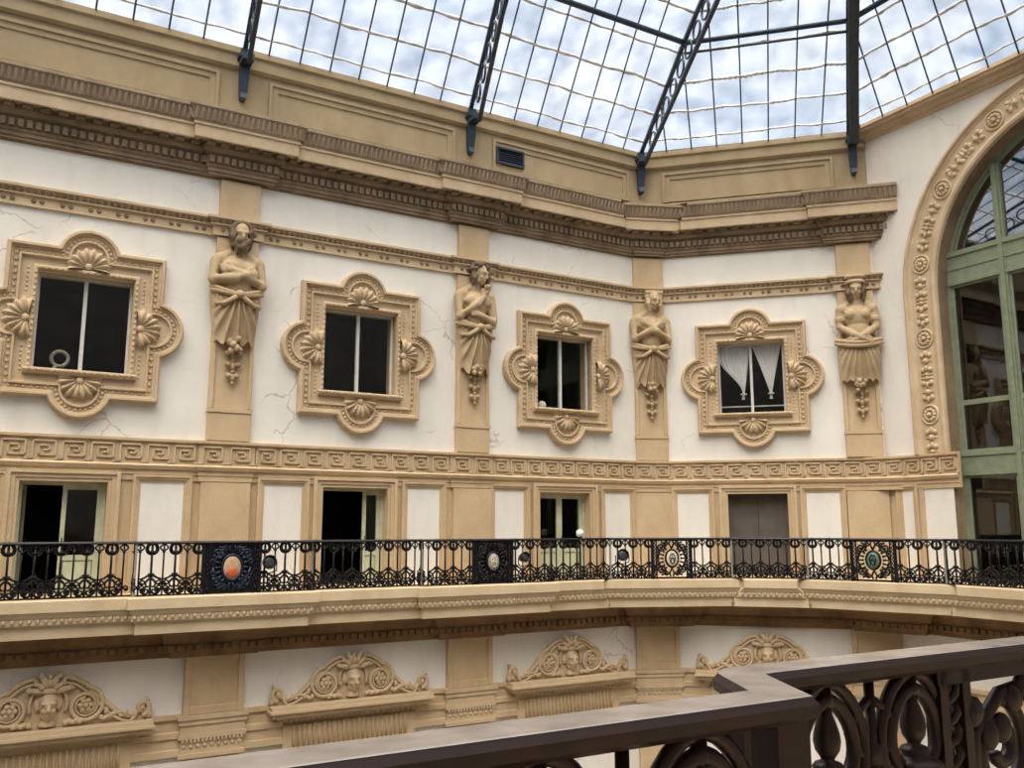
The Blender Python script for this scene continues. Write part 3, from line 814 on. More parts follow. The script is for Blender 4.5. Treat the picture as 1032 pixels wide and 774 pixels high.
# ------------------------------------------------------------------ statues: one continuous body each, grown from overlapping limbs
def remeshed(mb, name, mat, parent, voxel=.022, it=2):
    o = mb.build('tmp', mat, None)
    r = o.modifiers.new('r', 'REMESH'); r.mode = 'VOXEL'; r.voxel_size = voxel; r.use_smooth_shade = True
    s = o.modifiers.new('s', 'SMOOTH'); s.factor = .5; s.iterations = it
    dg = bpy.context.evaluated_depsgraph_get(); dg.update()
    me = bpy.data.meshes.new_from_object(o.evaluated_get(dg)); me.name = name
    bpy.data.objects.remove(o)
    for pl in me.polygons: pl.use_smooth = True
    q = bpy.data.objects.new(name, me); COL.objects.link(q); q.parent = parent
    return q
def limb(mb, pts, rr, n=10):
    """tapering limb with rounded joints"""
    mb.tube(pts, rr, n)
    for p, r in zip(pts, rr): mb.ball(p, r, n, 8)
def hand(mb, w, d, up, s=1.0, curl=.5):
    """palm and five fingers from the wrist w along d, back of the hand facing -y"""
    w = Vector(w); d = Vector(d).normalized(); up = Vector(up).normalized(); n = d.cross(up).normalized()
    if n.y > 0: n = -n
    c = w + d*.07*s
    mb.tube([w - d*.01, w + d*.05*s, w + d*.12*s], [.045*s, .065*s, .06*s], 8, squash=.6); mb.ball(c, (.06*s, .045*s, .06*s), 8, 6)
    for i, L in enumerate((.10, .12, .115, .09)):
        b = w + d*.11*s + up*(.055 - .037*i)*s
        m = b + d*L*.55*s - n*.0
        e = m + d*L*.45*s*(1 - curl*.5) - n*L*.45*s*curl
        mb.tube([b, m, e], [.021*s, .020*s, .016*s], 6); mb.ball(e, .016*s, 6, 4); mb.ball(m, .02*s, 6, 4)
    b = w + d*.03*s + up*.055*s
    mb.tube([b, b + (d*.6 + up*.7)*.06*s, b + (d*.95 + up*.45)*.12*s], [.026*s, .024*s, .018*s], 6)
def head(mb, c, turn=0, tilt=0, s=1.0, female=False):
    T0 = mb.T
    R = Matrix.Translation(c) @ Matrix.Rotation(turn, 4, 'Z') @ Matrix.Rotation(tilt, 4, 'X') @ Matrix.Scale(s, 4)
    mb.T = (T0 @ R) if T0 is not None else R
    mb.ball((0, .03, .06), (.17, .20, .20), 14, 10)           # skull
    mb.ball((0, -.04, -.07), (.135, .145, .17), 12, 10)       # face
    mb.ball((0, -.12, -.20), (.06, .055, .05), 8, 6)          # chin
    mb.tube([(0, -.175, .06), (0, -.225, -.035), (0, -.20, -.07)], [.022, .04, .03], 8)   # nose
    mb.ball((-.028, -.195, -.065), .022, 6, 5); mb.ball((.028, -.195, -.065), .022, 6, 5)
    mb.tube([(-.12, -.13, .075), (-.06, -.175, .085), (0, -.165, .07), (.06, -.175, .085), (.12, -.13, .075)], .026, 6)   # brow
    for sx in (-1, 1):
        mb.ball((sx*.075, -.055, -.15), (.075, .08, .08), 8, 6)     # jaw
        mb.ball((sx*.062, -.155, .025), (.036, .022, .022), 8, 6)   # eyeball
        mb.ball((sx*.085, -.13, -.06), (.05, .045, .05), 8, 6)      # cheek
        mb.ball((sx*.165, .02, -.02), (.025, .05, .07), 8, 6)       # ear
    mb.tube([(-.055, -.165, -.115), (0, -.185, -.108), (.055, -.165, -.115)], .017, 6)
    mb.tube([(-.045, -.165, -.145), (0, -.18, -.15), (.045, -.165, -.145)], .018, 6)
    mb.T = T0
def locks(mb, c, n, r, zspan, drop, rad=.05, seed=1, front=False, s=1.0):
    """wavy locks of hair or beard"""
    rnd = random.Random(seed); c = Vector(c)
    for i in range(n):
        a = (pi*1.05 * (i + .5)/n - pi*.025) if front else (-pi*.72 + (2*pi*.72 + 0)*(i + .5)/n)
        if front: x, y = -cos(a)*r[0], -sin(a)*r[1]
        else: x, y = sin(a)*r[0], cos(a)*r[1]
        z = zspan[0] + (zspan[1] - zspan[0])*rnd.random(); L = drop*(.8 + .5*rnd.random())
        pts = [c + Vector((x*(1 - .25*j/5)*1.0 + .025*sin(j*2.1 + i), y + .02*cos(j*1.7 + i), z - L*j/5))*1.0 for j in range(6)]
        mb.tube(pts, [rad*.9, rad*1.1, rad, rad*.9, rad*.7, rad*.3], 6)
def drapery(mb, wz, bz, wx, bx, kx, kz, nf, dep=.30, amp=.06, hemvar=.07, seed=3):
    """swagged cloth: folds radiating from a knot to the hem"""
    rnd = random.Random(seed); mb.smooth = True
    nu, nv = 110, 18; rings = []
    for j in range(nv + 1):
        v = j/nv; ring = []
        for i in range(nu + 1):
            u = -1 + 2*i/nu
            xt, xb = kx + (u*wx - kx)*min(1, .25 + 1.2*v), u*(wx + (bx - wx)*v)
            x = u*wx*(1 - v) + u*bx*v
            # fold phase runs along rays from the knot
            zt = wz + .06*abs(u)
            z = zt + (bz - zt)*v + (hemvar*sin(u*nf*pi*.8) if j == nv else hemvar*v*v*sin(u*nf*pi*.8))
            ang = atan2(x - kx, -(z - kz) + .25)
            fold = 1.0 - abs(sin(ang*nf*3.1))**.8
            rim = sqrt(max(0, 1 - (abs(u)**3.0)))
            y = -.10 - dep*rim*(.75 + .25*sin(pi*min(1, v*1.1))) - amp*1.7*(fold - .3)*min(1, .5 + 1.2*v)*rim
            ring.append((x, y, z))
        rings.append(ring)
    I = mb.rings(rings, closed=False)
    # close the underside back to the pilaster
    hem = rings[-1]; mb.rings([hem, [(x*.85, -.06, z + .12) for x, y, z in hem]], closed=False)
def tassel(mb, z0, z1, seed=5):
    """hanging garland of fruit, husks and drops under the drapery"""
    rnd = random.Random(seed)
    for i in range(9): mb.ball((rnd.uniform(-.11, .11), -.27 - rnd.uniform(0, .1), z0 - rnd.uniform(.0, .26)), rnd.uniform(.055, .085), 8, 6)
    z = z0 - .34
    for k in range(3):
        r = .12 - .02*k
        for sx in (-1, 0, 1): mb.ball((sx*r, -.19, z + .04*abs(sx)), (.075 if sx else .06, .06, .06 if sx else .09), 7, 5)
        mb.ball((0, -.19, z - .12), .045, 7, 5); z -= .24
    mb.tube([(0, -.16, z0), (0, -.16, z + .12)], .03, 6)
SNAMES = ['bearded stone statue with folded arms, leftmost on the long wall', 'stone statue lifting a cup to its chest, second on the long wall',
          'stone statue with wrists crossed high on the chest in the corner', 'stone statue of a woman with forearms crossed over a sash, beside the arch']
def statue(k):
    p, rz = pil_frame(k)
    root = thing('atlas_statue', SNAMES[k], 'statue', (p.x, p.y, 3.0), rz, 'statues on the pilasters')
    mb = MB(); Z = -3.0; mb.T = Matrix.Scale(.94, 4, (1, 0, 0))
    def V(x, y, z): return Vector((x, y, z + Z))
    female = k == 3
    # torso
    mb.ball(V(0, -.18, 5.42), (.40, .24, .34), 16, 12)
    mb.ball(V(0, -.18, 5.05), (.34, .22, .32), 16, 12)
    mb.ball(V(0, -.17, 4.75), (.40, .23, .25), 16, 12)
    for sx in (-1, 1):
        mb.ball(V(sx*.19, -.34, 5.46), ((.15, .13, .14) if female else (.20, .10, .14)), 12, 8)
        mb.ball(V(sx*.40, -.18, 5.62), (.17, .16, .16), 12, 8)
        mb.tube([V(sx*.38, -.14, 5.66), V(sx*.2, -.14, 5.78), V(sx*.07, -.15, 5.86)], [.13, .12, .10], 8)
    mb.tube([V(0, -.16, 5.6), V(0, -.20, 5.95)], [.14, .115], 10)
    hx, hy, hz = [(0.03, -.26, 6.20), (.10, -.27, 6.17), (.10, -.27, 6.17), (0, -.25, 6.15)][k]
    turn = [0.0, .55, .3, -.05][k]
    head(mb, V(hx, hy, hz), turn, .30, 1.04, female)
    if k == 0:      # folded arms
        limb(mb, [V(-.47,-.18,5.58), V(-.54,-.28,5.16), V(-.10,-.47,5.20), V(.14,-.47,5.30)], [.15,.125,.105,.07]); hand(mb, V(.14,-.47,5.30), (1,.12,.22), (-.2,0,1), 1.25, .3)
        limb(mb, [V(.47,-.18,5.58), V(.53,-.28,5.12), V(.10,-.44,5.28), V(-.16,-.46,5.36)], [.15,.125,.105,.07]); hand(mb, V(-.16,-.46,5.36), (-1,.1,.15), (.1,0,1), 1.25, .3)
    elif k == 1:    # one forearm rises with a cup, the other lies across the belly
        limb(mb, [V(-.46,-.18,5.58), V(-.50,-.30,5.06), V(-.08,-.46,5.36), V(.10,-.46,5.56)], [.15,.125,.10,.07]); hand(mb, V(.10,-.46,5.56), (.5,-.1,.9), (-.8,0,.4), 1.25, .6)
        limb(mb, [V(.44,-.18,5.56), V(.50,-.26,5.05), V(.42,-.36,4.98), V(.0,-.45,5.10)], [.15,.12,.11,.075]); hand(mb, V(.0,-.45,5.10), (-1,0,.25), (.2,0,1), 1.25, .3)
        mb.lathe([(.05,0),(.03,.06),(.09,.12),(.10,.2),(.085,.2)], 10, (.19, -.52, 5.66 + Z))
    elif k == 2:    # wrists crossed on the chest
        limb(mb, [V(-.46,-.18,5.58), V(-.50,-.30,5.08), V(-.05,-.46,5.30), V(.16,-.42,5.46)], [.15,.12,.10,.07]); hand(mb, V(.16,-.42,5.46), (.75,.15,.6), (-.6,0,.75), 1.25, .2)
        limb(mb, [V(.46,-.18,5.58), V(.50,-.30,5.08), V(.08,-.48,5.28), V(-.14,-.46,5.46)], [.15,.12,.10,.07]); hand(mb, V(-.14,-.46,5.46), (-.75,.15,.6), (.6,0,.75), 1.25, .2)
    else:           # forearms crossed low over the sash
        limb(mb, [V(-.44,-.18,5.58), V(-.47,-.24,5.16), V(-.16,-.44,4.92), V(.12,-.48,4.78)], [.13,.11,.09,.065]); hand(mb, V(.12,-.48,4.78), (.8,.05,-.45), (.5,0,.8), 1.2, .2)
        limb(mb, [V(.44,-.18,5.58), V(.47,-.24,5.14), V(.16,-.44,4.90), V(-.12,-.46,4.76)], [.13,.11,.09,.065]); hand(mb, V(-.12,-.46,4.76), (-.8,.05,-.45), (-.5,0,.8), 1.2, .2)
        for sx in (-1, 1):
            for dz in (0, .06): mb.tube([V(sx*.46 + .125*cos(a), -.22 + .125*sin(a), 5.32 + dz) for a in [2*pi*i/12 for i in range(12)]], .022, 6, loop=True)
    body = remeshed(mb, 'body', M['statue'], root)
    # hair, beard, headdress
    mb = MB(); c = V(hx, hy, hz)
    if k == 0:
        for i in range(11):
            a = pi*(i + .5)/11; mb.ball(c + Vector((.20*cos(a), -.02, .10 + .17*sin(a))), .075, 7, 5)
        locks(mb, c, 16, (.22, .18), (.05, .16), .42, .055, 4)
        remeshed(mb, 'hair', M['soot'], root, .025, 2)
        mb = MB(); locks(mb, c + Vector((0, -.08, 0)), 9, (.13, .13), (-.10, -.13), .30, .05, 8, True)
        mb.tube([c + Vector((-.08,-.2,-.13)), c + Vector((0,-.215,-.09)), c + Vector((.08,-.2,-.13))], [.02,.035,.02], 6)
        remeshed(mb, 'beard', M['soot'], root, .022, 2)
    elif k == 1:
        rnd = random.Random(3)
        for i in range(26):
            a = rnd.uniform(-.2, pi + .2); r = rnd.uniform(.17, .26); mb.ball(c + Vector((r*cos(a), rnd.uniform(-.15, .1), .08 + r*.9*sin(a))), rnd.uniform(.05, .08), 7, 5)
        locks(mb, c, 12, (.23, .18), (-.02, .08), .34, .055, 12)
        remeshed(mb, 'hair', M['soot'], root, .025, 2)
    elif k == 2:
        for i in range(9):
            a = pi*(i + .5)/9; mb.ball(c + Vector((.19*cos(a), -.0, .10 + .15*sin(a))), .08, 7, 5)
        locks(mb, c, 12, (.2, .16), (.02, .1), .32, .05, 21)
        remeshed(mb, 'hair', M['orn'], root, .025, 2)
        mb = MB(); mb.box(-.24 + hx, .24 + hx, -.36, -.02, 6.38 + Z, 6.46 + Z); mb.box(-.2 + hx, .2 + hx, -.32, -.02, 6.32 + Z, 6.38 + Z); mb.build('capital_slab', M['orn'], root)
    else:
        for i in range(11):
            a = pi*(i + .5)/11; mb.ball(c + Vector((.19*cos(a), -.02, .08 + .15*sin(a))), .07, 7, 5)
        locks(mb, c, 14, (.22, .16), (.0, .06), .36, .055, 31)
        remeshed(mb, 'hair', M['soot'], root, .025, 2)
        mb = MB(); mb.lathe([(.23,6.30),(.27,6.33),(.25,6.38),(.20,6.40),(.20,6.44),(.27,6.46),(.27,6.50),(.1,6.51)], 16, (hx, hy + .05, Z)); mb.build('headdress', M['orn'], root)
    # cloth
    mb = MB(); mb.T = Matrix.Translation((0, 0, Z))
    if k == 0: drapery(mb, 5.0, 3.82, .56, .42, .02, 4.86, 5, .30, .085, .05, 3)
    elif k == 1: drapery(mb, 4.95, 3.72, .52, .38, .05, 4.80, 5, .30, .09, .09, 5)
    elif k == 2: drapery(mb, 4.92, 3.80, .54, .42, .0, 4.80, 6, .29, .08, .06, 7)
    else: drapery(mb, 4.80, 3.72, .54, .50, .0, 5.0, 8, .33, .055, .03, 9)
    drap = mb.build('drapery', M['statue'], root)
    mb = MB(); mb.T = Matrix.Translation((0, 0, Z))
    zc = [4.95, 4.90, 4.88, 4.72][k]
    if k == 3:
        for dz in (0, .09): mb.tube([(x, -.42*sqrt(max(0, 1 - (x/.60)**2)) - .06, zc + dz - .12*(1 - (x/.56)**2)) for x in [-.56 + 1.12*i/16 for i in range(17)]], .055, 7)
    else:
        for dz in (0, .08): mb.tube([(x, -.40*sqrt(max(0, 1 - (x/.60)**2)) - .04, zc + dz*(abs(x)/.5) - .10*(1 - (x/.54)**2)) for x in [-.54 + 1.08*i/16 for i in range(17)]], .05, 7)
        mb.ball((.02, -.47, zc - .10), (.11, .08, .09), 10, 8)
        for sx in (-1, 1): mb.tube([(.02, -.46, zc - .1), (.02 + sx*.30, -.44, zc - .32), (.02 + sx*.46, -.28, zc - .30)], [.06, .05, .05], 7)
    mb.build('sash', M['statue'], drap)
    mb = MB(); mb.T = Matrix.Translation((0, 0, Z)); tassel(mb, [3.92, 3.9, 3.86, 3.74][k], 3.0, 5 + k); mb.build('fruit_pendant', M['statue'], root)
for k in range(4): statue(k)

# ------------------------------------------------------------------ carved hoods over the openings of the lower storey
def spiral(cx, cz, r0, r1, turns, a0, dirn, y, n=40):
    return [(cx + (r0 + (r1 - r0)*i/n)*cos(a0 + dirn*2*pi*turns*i/n), y, cz + (r0 + (r1 - r0)*i/n)*sin(a0 + dirn*2*pi*turns*i/n)) for i in range(n + 1)]
def make_hood():
    """origin on the wall, z = 0 at the underside of the carving (top of the shelf)"""
    root = thing('window_hood', '', 'window hood', (0, 0, 0))
    mb = MB()
    def sec(z0, z1, d, w): mb.box(-w, w, -d, .01, z0, z1)
    sec(-.08, 0, .40, 1.80); sec(-.13, -.08, .43, 1.83); sec(-.22, -.13, .36, 1.76); sec(-.28, -.22, .26, 1.66); sec(-.33, -.28, .20, 1.60)
    for i in range(26): 
        x = -1.55 + 3.1*(i + .5)/26; mb.box(x - .035, x + .035, -.24, -.18, -.33, -.28)
    mb.build('shelf', M['orn'], root)
    mb = MB()
    mb.box(-1.48, 1.48, -.10, .01, -1.05, -.33); 
    for i in range(24):
        x = -1.3 + 2.6*(i + .5)/24; mb.tube([(x, -.105, -.88), (x, -.105, -.42)], .035, 6)
    mb.box(-1.48, 1.48, -.15, .01, -1.05, -.93); mb.box(-1.52, 1.52, -.18, .01, -.93, -.90)
    mb.build('frieze', M['tan'], root)
    # backing with wavy outline
    mb = MB(); top = []
    for i in range(41):
        x = 1.72*i/40
        z = .80 - .02*x if x < .25 else (.80*(.5 + .5*cos(pi*min(1, (x - .25)/1.22))) + .10 if x < 1.47 else .10 + 1.2*(x - 1.47))
        top.append((x, min(z, .40) if x > 1.47 else z))
    out = [(-1.72, 0), (1.72, 0)] + [(x, z) for x, z in reversed(top)] + [(-x, z) for x, z in top[1:]]
    mb.prism(out, -.10, .01)
    mb.build('backing', M['orn'], root)
    for sx in (-1, 1):
        mb = MB()
        ridge = [(sx*x, -.14, z) for x, z in top[4:]]
        mb.tube([(x, -.12, z - .02) for x, y, z in ridge], .05, 7)
        mb.tube([(x*.97, -.15, z - .11) for x, y, z in ridge[:-4]], .03, 6)
        cx, cz = sx*.62, .36
        mb.tube(spiral(cx, cz, .24, .14, 1.0, pi/2, -sx*1, -.16), .02, 6)
        mb.tube(spiral(cx, cz, .33, .12, 1.6, pi/2 if sx > 0 else pi/2, -sx*1, -.15), [.045 - .012*i/40 for i in range(41)], 7)
        for i in range(6):
            a = 2*pi*i/6; mb.ball((cx + .085*cos(a), -.17, cz + .085*sin(a)), (.055, .045, .055), 7, 5)
        mb.ball((cx, -.2, cz), .05, 7, 5)
        # trailing acanthus towards the end
        mb.tube([(sx*x, -.15, .06 + .12*sin((x - .9)*5)) for x in [.92 + .06*i for i in range(11)]], [.05 - .003*i for i in range(11)], 6)
        for i in range(8):
            x = .90 + .085*i; mb.ball((sx*x, -.15, .10 + .20*max(0, (1.5 - x)) *(i % 2) + .02), (.05, .04, .07 if i % 2 else .05), 6, 5)
        # curl at the end
        mb.tube(spiral(sx*1.62, .22, .14, .04, 1.2, -pi/2, sx, -.14, 24), [.05 - .015*i/24 for i in range(25)], 7); mb.ball((sx*1.62, -.16, .22), .05, 7, 5)
        mb.ball((sx*1.74, -.12, .10), (.06, .06, .1), 7, 5)
        for i in range(5): mb.ball((sx*(.30 + .06*i), -.16, .08 + .02*(i % 2)), .055, 6, 5)
        mb.build('scroll', M['orn'], root)
    mb = MB(); head(mb, Vector((0, -.16, .40)), 0, .1, .95); mb.tube([(0, -.1, .05), (0, -.12, .25)], [.16, .10], 9)
    for i in range(14):
        a = -.5 + (pi + 1.0)*i/13; mb.ball((.20*cos(a), -.10, .44 + .21*sin(a)), .06, 7, 5)
    remeshed(mb, 'mask', M['orn'], root, .018, 1)
    mb = MB(); mb.tube([(.31*cos(a), -.13, .40 + .36*sin(a)) for a in [-.35 + (pi + .7)*i/24 for i in range(25)]], .035, 6); mb.build('niche_ring', M['orn'], root)
    mb = MB()
    for i in range(7):
        a = pi*(i + .5)/7; L = .34 if i % 2 == 0 else .28
        mb.tube([(.10*cos(a), -.16, .62 + .06*sin(a)), (L*.6*cos(a), -.22, .62 + L*.75*sin(a)), (L*cos(a), -.16, .62 + L*1.0*sin(a)), (L*1.15*cos(a) + .03, -.2, .62 + L*.95*sin(a))], [.035, .06, .05, .03], 7)
        mb.ball((L*1.02*cos(a), -.17, .62 + L*1.04*sin(a)), .055, 7, 5)
    mb.ball((0, -.16, .66), (.16, .10, .07), 9, 6)
    mb.build('crest', M['orn'], root)
    return root
hood = make_hood(); hparts = [(c, []) for c in COL.objects if c.parent == hood]
HL = ['carved hood with mask and scrolls under the balcony, leftmost', 'carved hood with mask and scrolls under the second bay', 'carved hood with mask and scrolls left of the corner, under the balcony', 'carved hood under the short wall, half hidden by the near handrail']
for k, b in enumerate(BAYS):
    p = on(b[0], b[1] + [0.1, 0, -.02, .1][k], 0, -3.64)
    if k == 0: hood.location = p; hood.rotation_euler = (0, 0, ROT[b[0]]); hood['label'] = HL[0]; hood['group'] = 'carved hoods under the balcony'
    else: dup_tree(hood, hparts, p, ROT[b[0]], HL[k], 'carved hoods under the balcony')
# ------------------------------------------------------------------ cast iron railings
RH = 1.01                                  # height of handrail top above the slab
class FatMB(MB):
    def tube(s, pts, r, *q, **k):
        MB.tube(s, pts, [v*FAT for v in r] if isinstance(r, (list, tuple)) else r*FAT, *q, **k)
def baluster_mesh(kind, hi=False, H=RH):
    global FAT
    FAT = 1.0 if hi else 1.6
    """origin at the slab, x along the rail"""
    mb = FatMB(); n = 7 if hi else 5; k = 14 if hi else 8
    if kind == 'bar':
        mb.tube([(0,0,.03),(0,0,H-.005)], .011, n)
        mb.tube([(-.0,0,.80),(0,0,.84)], .02, n)
        for sx in (-1, 1):
            mb.tube([(sx*(.0 + .07*sin(pi*i/6)), 0, H - .05 - .13*i/6) for i in range(7)], .010, n-1)
            mb.tube(spiral(sx*.055, .16, .055, .015, 1.3, -pi/2, sx, 0, k), .011, n-1)
        return mb
    mb.tube([(0,0,.03),(0,0,H-.005)], .014, n)
    # loops with a drop at the head of the baluster
    def pear(w, h, zt, r):
        pts = []
        for i in range(k*2 + 1):
            a = 2*pi*i/(k*2); x = w*sin(a)*(1 - .28*(.5 + .5*cos(a))); z = zt - h/2 + h/2*cos(a)
            pts.append((x, 0, z))
        mb.tube(pts[:-1], r, n, loop=True)
    pear(.088, .165, H - .045, .0155 if hi else .013); pear(.124, .235, H - .01, .014 if hi else .011)
    mb.lathe([(r, H - z) for r, z in ((.012,.03),(.017,.04),(.017,.05),(.010,.06),(.013,.07),(.019,.085),(.025,.105),(.027,.12),(.024,.138),(.016,.15),(.012,.157),(.026,.162),(.032,.17),(.026,.178),(.036,.184),(.054,.19),(.058,.198),(.052,.206),(.03,.215),(.018,.225),(.026,.24),(.012,.265))], 16 if hi else 7)
    mb.lathe([(.014,.44),(.024,.46),(.012,.50),(.02,.58),(.012,.66),(.010,.70)], 8 if hi else 6)
    # leaf crown and scrolls at the foot
    for i in range(5):
        a = pi*(i + .5)/5
        mb.tube([(0,0,.36),(.05*cos(a),0,.36 + .06*sin(a)),(.10*cos(a),0,.36 + .085*sin(a) - .02)], [.012,.016,.008], n-1)
    mb.ball((0,0,.445), (.025,.02,.03), 6, 5)
    for sx in (-1, 1):
        mb.tube([(0,0,.34),(sx*.05,0,.30),(sx*.09,0,.25),(sx*.075,0,.19),(sx*.03,0,.17)], [.014,.014,.013,.012,.012], n-1)
        mb.tube(spiral(sx*.075, .10, .07, .018, 1.4, pi/2, -sx, 0, k), .012, n-1)
        mb.tube([(sx*.0,0,.16),(sx*.04,0,.06),(sx*.10,0,.035)], .011, n-1)
    mb.ball((0,0,.19), (.03,.02,.035), 6, 5)
    if not hi:
        for sx in (-1, 1):
            mb.tube(spiral(sx*.135, .25, .06, .018, 1.3, -pi/2, sx, 0, k), .011, n-1)
            mb.tube([(sx*.02,0,.40),(sx*.10,0,.345),(sx*.19,0,.31)], .012, n-1)
            mb.tube([(sx*.10,0,.035),(sx*.16,0,.08),(sx*.19,0,.17)], .011, n-1)
    return mb
def mesh_of(mb, name, mat):
    o = mb.build(name, mat); me = o.data; bpy.data.objects.remove(o); return me
ME_ORN = mesh_of(baluster_mesh('orn'), 'baluster', M['black'])
ME_BAR = mesh_of(baluster_mesh('bar'), 'plain_bar', M['black'])
def put(me, name, parent, loc, rz):
    o = bpy.data.objects.new(name, me); COL.objects.link(o); o.parent = parent; o.location = loc; o.rotation_euler = (0, 0, rz); return o
RAILP = offset(RAILB, .95)
def poly_len(path): return [0] + [sum((b - a).length for a, b in zip(path[:i+1], path[1:i+2])) for i in range(len(path) - 1)]
CUM = poly_len(RAILP)
def at_len(u):
    for i in range(len(RAILP) - 1):
        if u <= CUM[i+1] or i == len(RAILP) - 2:
            t = (RAILP[i+1] - RAILP[i]).normalized(); return RAILP[i] + t*(u - CUM[i]), t
def len_of(p):
    best = (9e9, 0)
    for i in range(len(RAILP) - 1):
        a, b = RAILP[i], RAILP[i+1]; t = (b - a); L = t.length; t = t/L
        q = max(0, min(L, (p - a).dot(t))); d = (a + t*q - p).length
        if d < best[0]: best = (d, CUM[i] + q)
    return best[1]
# medallion panels stand in front of the pilasters and at the corners
pc = [on('L', 17.0, 1.1), on('L', 11.30, 1.1), on('L', 5.50, 1.1), C1 + BIS1*1.75, C2 + BIS2*1.75]
um = [len_of(p) for p in pc]; PWID = [1.06, 1.06, .98, .98, .98]
def rail_member(a, b, prof):
    """handrail or bottom rail following the path between two lengths"""
    pts = [at_len(a)[0]] + [RAILP[i] for i in range(1, len(RAILP) - 1) if a + .02 < CUM[i] < b - .02] + [at_len(b)[0]]
    mb = MB(); mb.sweep(pts, prof); return mb, pts
TOPP = [(-.045,-.05),(-.05,-.03),(-.03,.0),(.03,.0),(.05,-.03),(.045,-.05),(.02,-.055),(-.02,-.055)]
BOTP = [(-.02,.01),(.02,.01),(.02,.035),(-.02,.035)]
def section(u0, u1, label):
    mid, t = at_len((u0 + u1)/2)
    root = thing('railing_section', label, 'railing', (mid.x, mid.y, ZB), 0, 'balcony railing sections')
    off = Vector((-mid.x, -mid.y, 0))
    mb, pts = rail_member(u0, u1, TOPP)
    for nm, prof, dz in (('handrail', TOPP, RH), ('bottom_rail', BOTP, 0)):
        mb = MB(); mb.sweep([p + off for p in pts], [(d, z + dz) for d, z in prof]); mb.build(nm, M['black'], root)
    L = u1 - u0; n = max(1, round(L/.205))
    if n % 2 == 0: n += 1
    for i in range(n):
        p, t = at_len(u0 + L*(i + .5)/n)
        put(ME_BAR if i % 2 else ME_ORN, 'plain_bar' if i % 2 else 'baluster', root, p + off, atan2(t.y, t.x))
    for u in (u0 + .02, u1 - .02):
        p, t = at_len(u); q = p + off
        mb = MB(); mb.T = Matrix.Translation(q) @ Matrix.Rotation(atan2(t.y, t.x), 4, 'Z')
        mb.box(-.02, .02, -.025, .025, 0, RH - .05); mb.lathe([(.03,.02),(.035,.08),(.02,.1)], 8); mb.build('post', M['black'], root)
    for i in range(1, len(RAILP) - 1):
        if u0 + .1 < CUM[i] < u1 - .1 and not (0 < CUM[i+1] - CUM[i] < .3):
            q = RAILP[i] + off; t = (RAILP[i+1] - RAILP[i]).normalized()
            mb = MB(); mb.T = Matrix.Translation(q) @ Matrix.Rotation(atan2(t.y, t.x), 4, 'Z')
            mb.box(-.018, .018, -.03, .02, 0, RH - .05); mb.lathe([(.03,.02),(.035,.08),(.02,.1)], 8); q = mb.build('post', M['postgrey'], root); q['label'] = 'pale post, caught light painted in'
SEC = ['black iron railing section at the far left before the terracotta medallion', 'black iron railing section between the terracotta and the grey oval medallion', 'black iron railing section between the grey oval and the corner medallion', 'black iron railing section in front of the door with the taupe shutters', 'black iron railing section crossing the great arch on the right']
for i in range(5):
    a = um[i] + PWID[i]/2; b = um[i+1] - PWID[i+1]/2 if i < 4 else CUM[-1] - 1.5
    section(a, b, SEC[i])
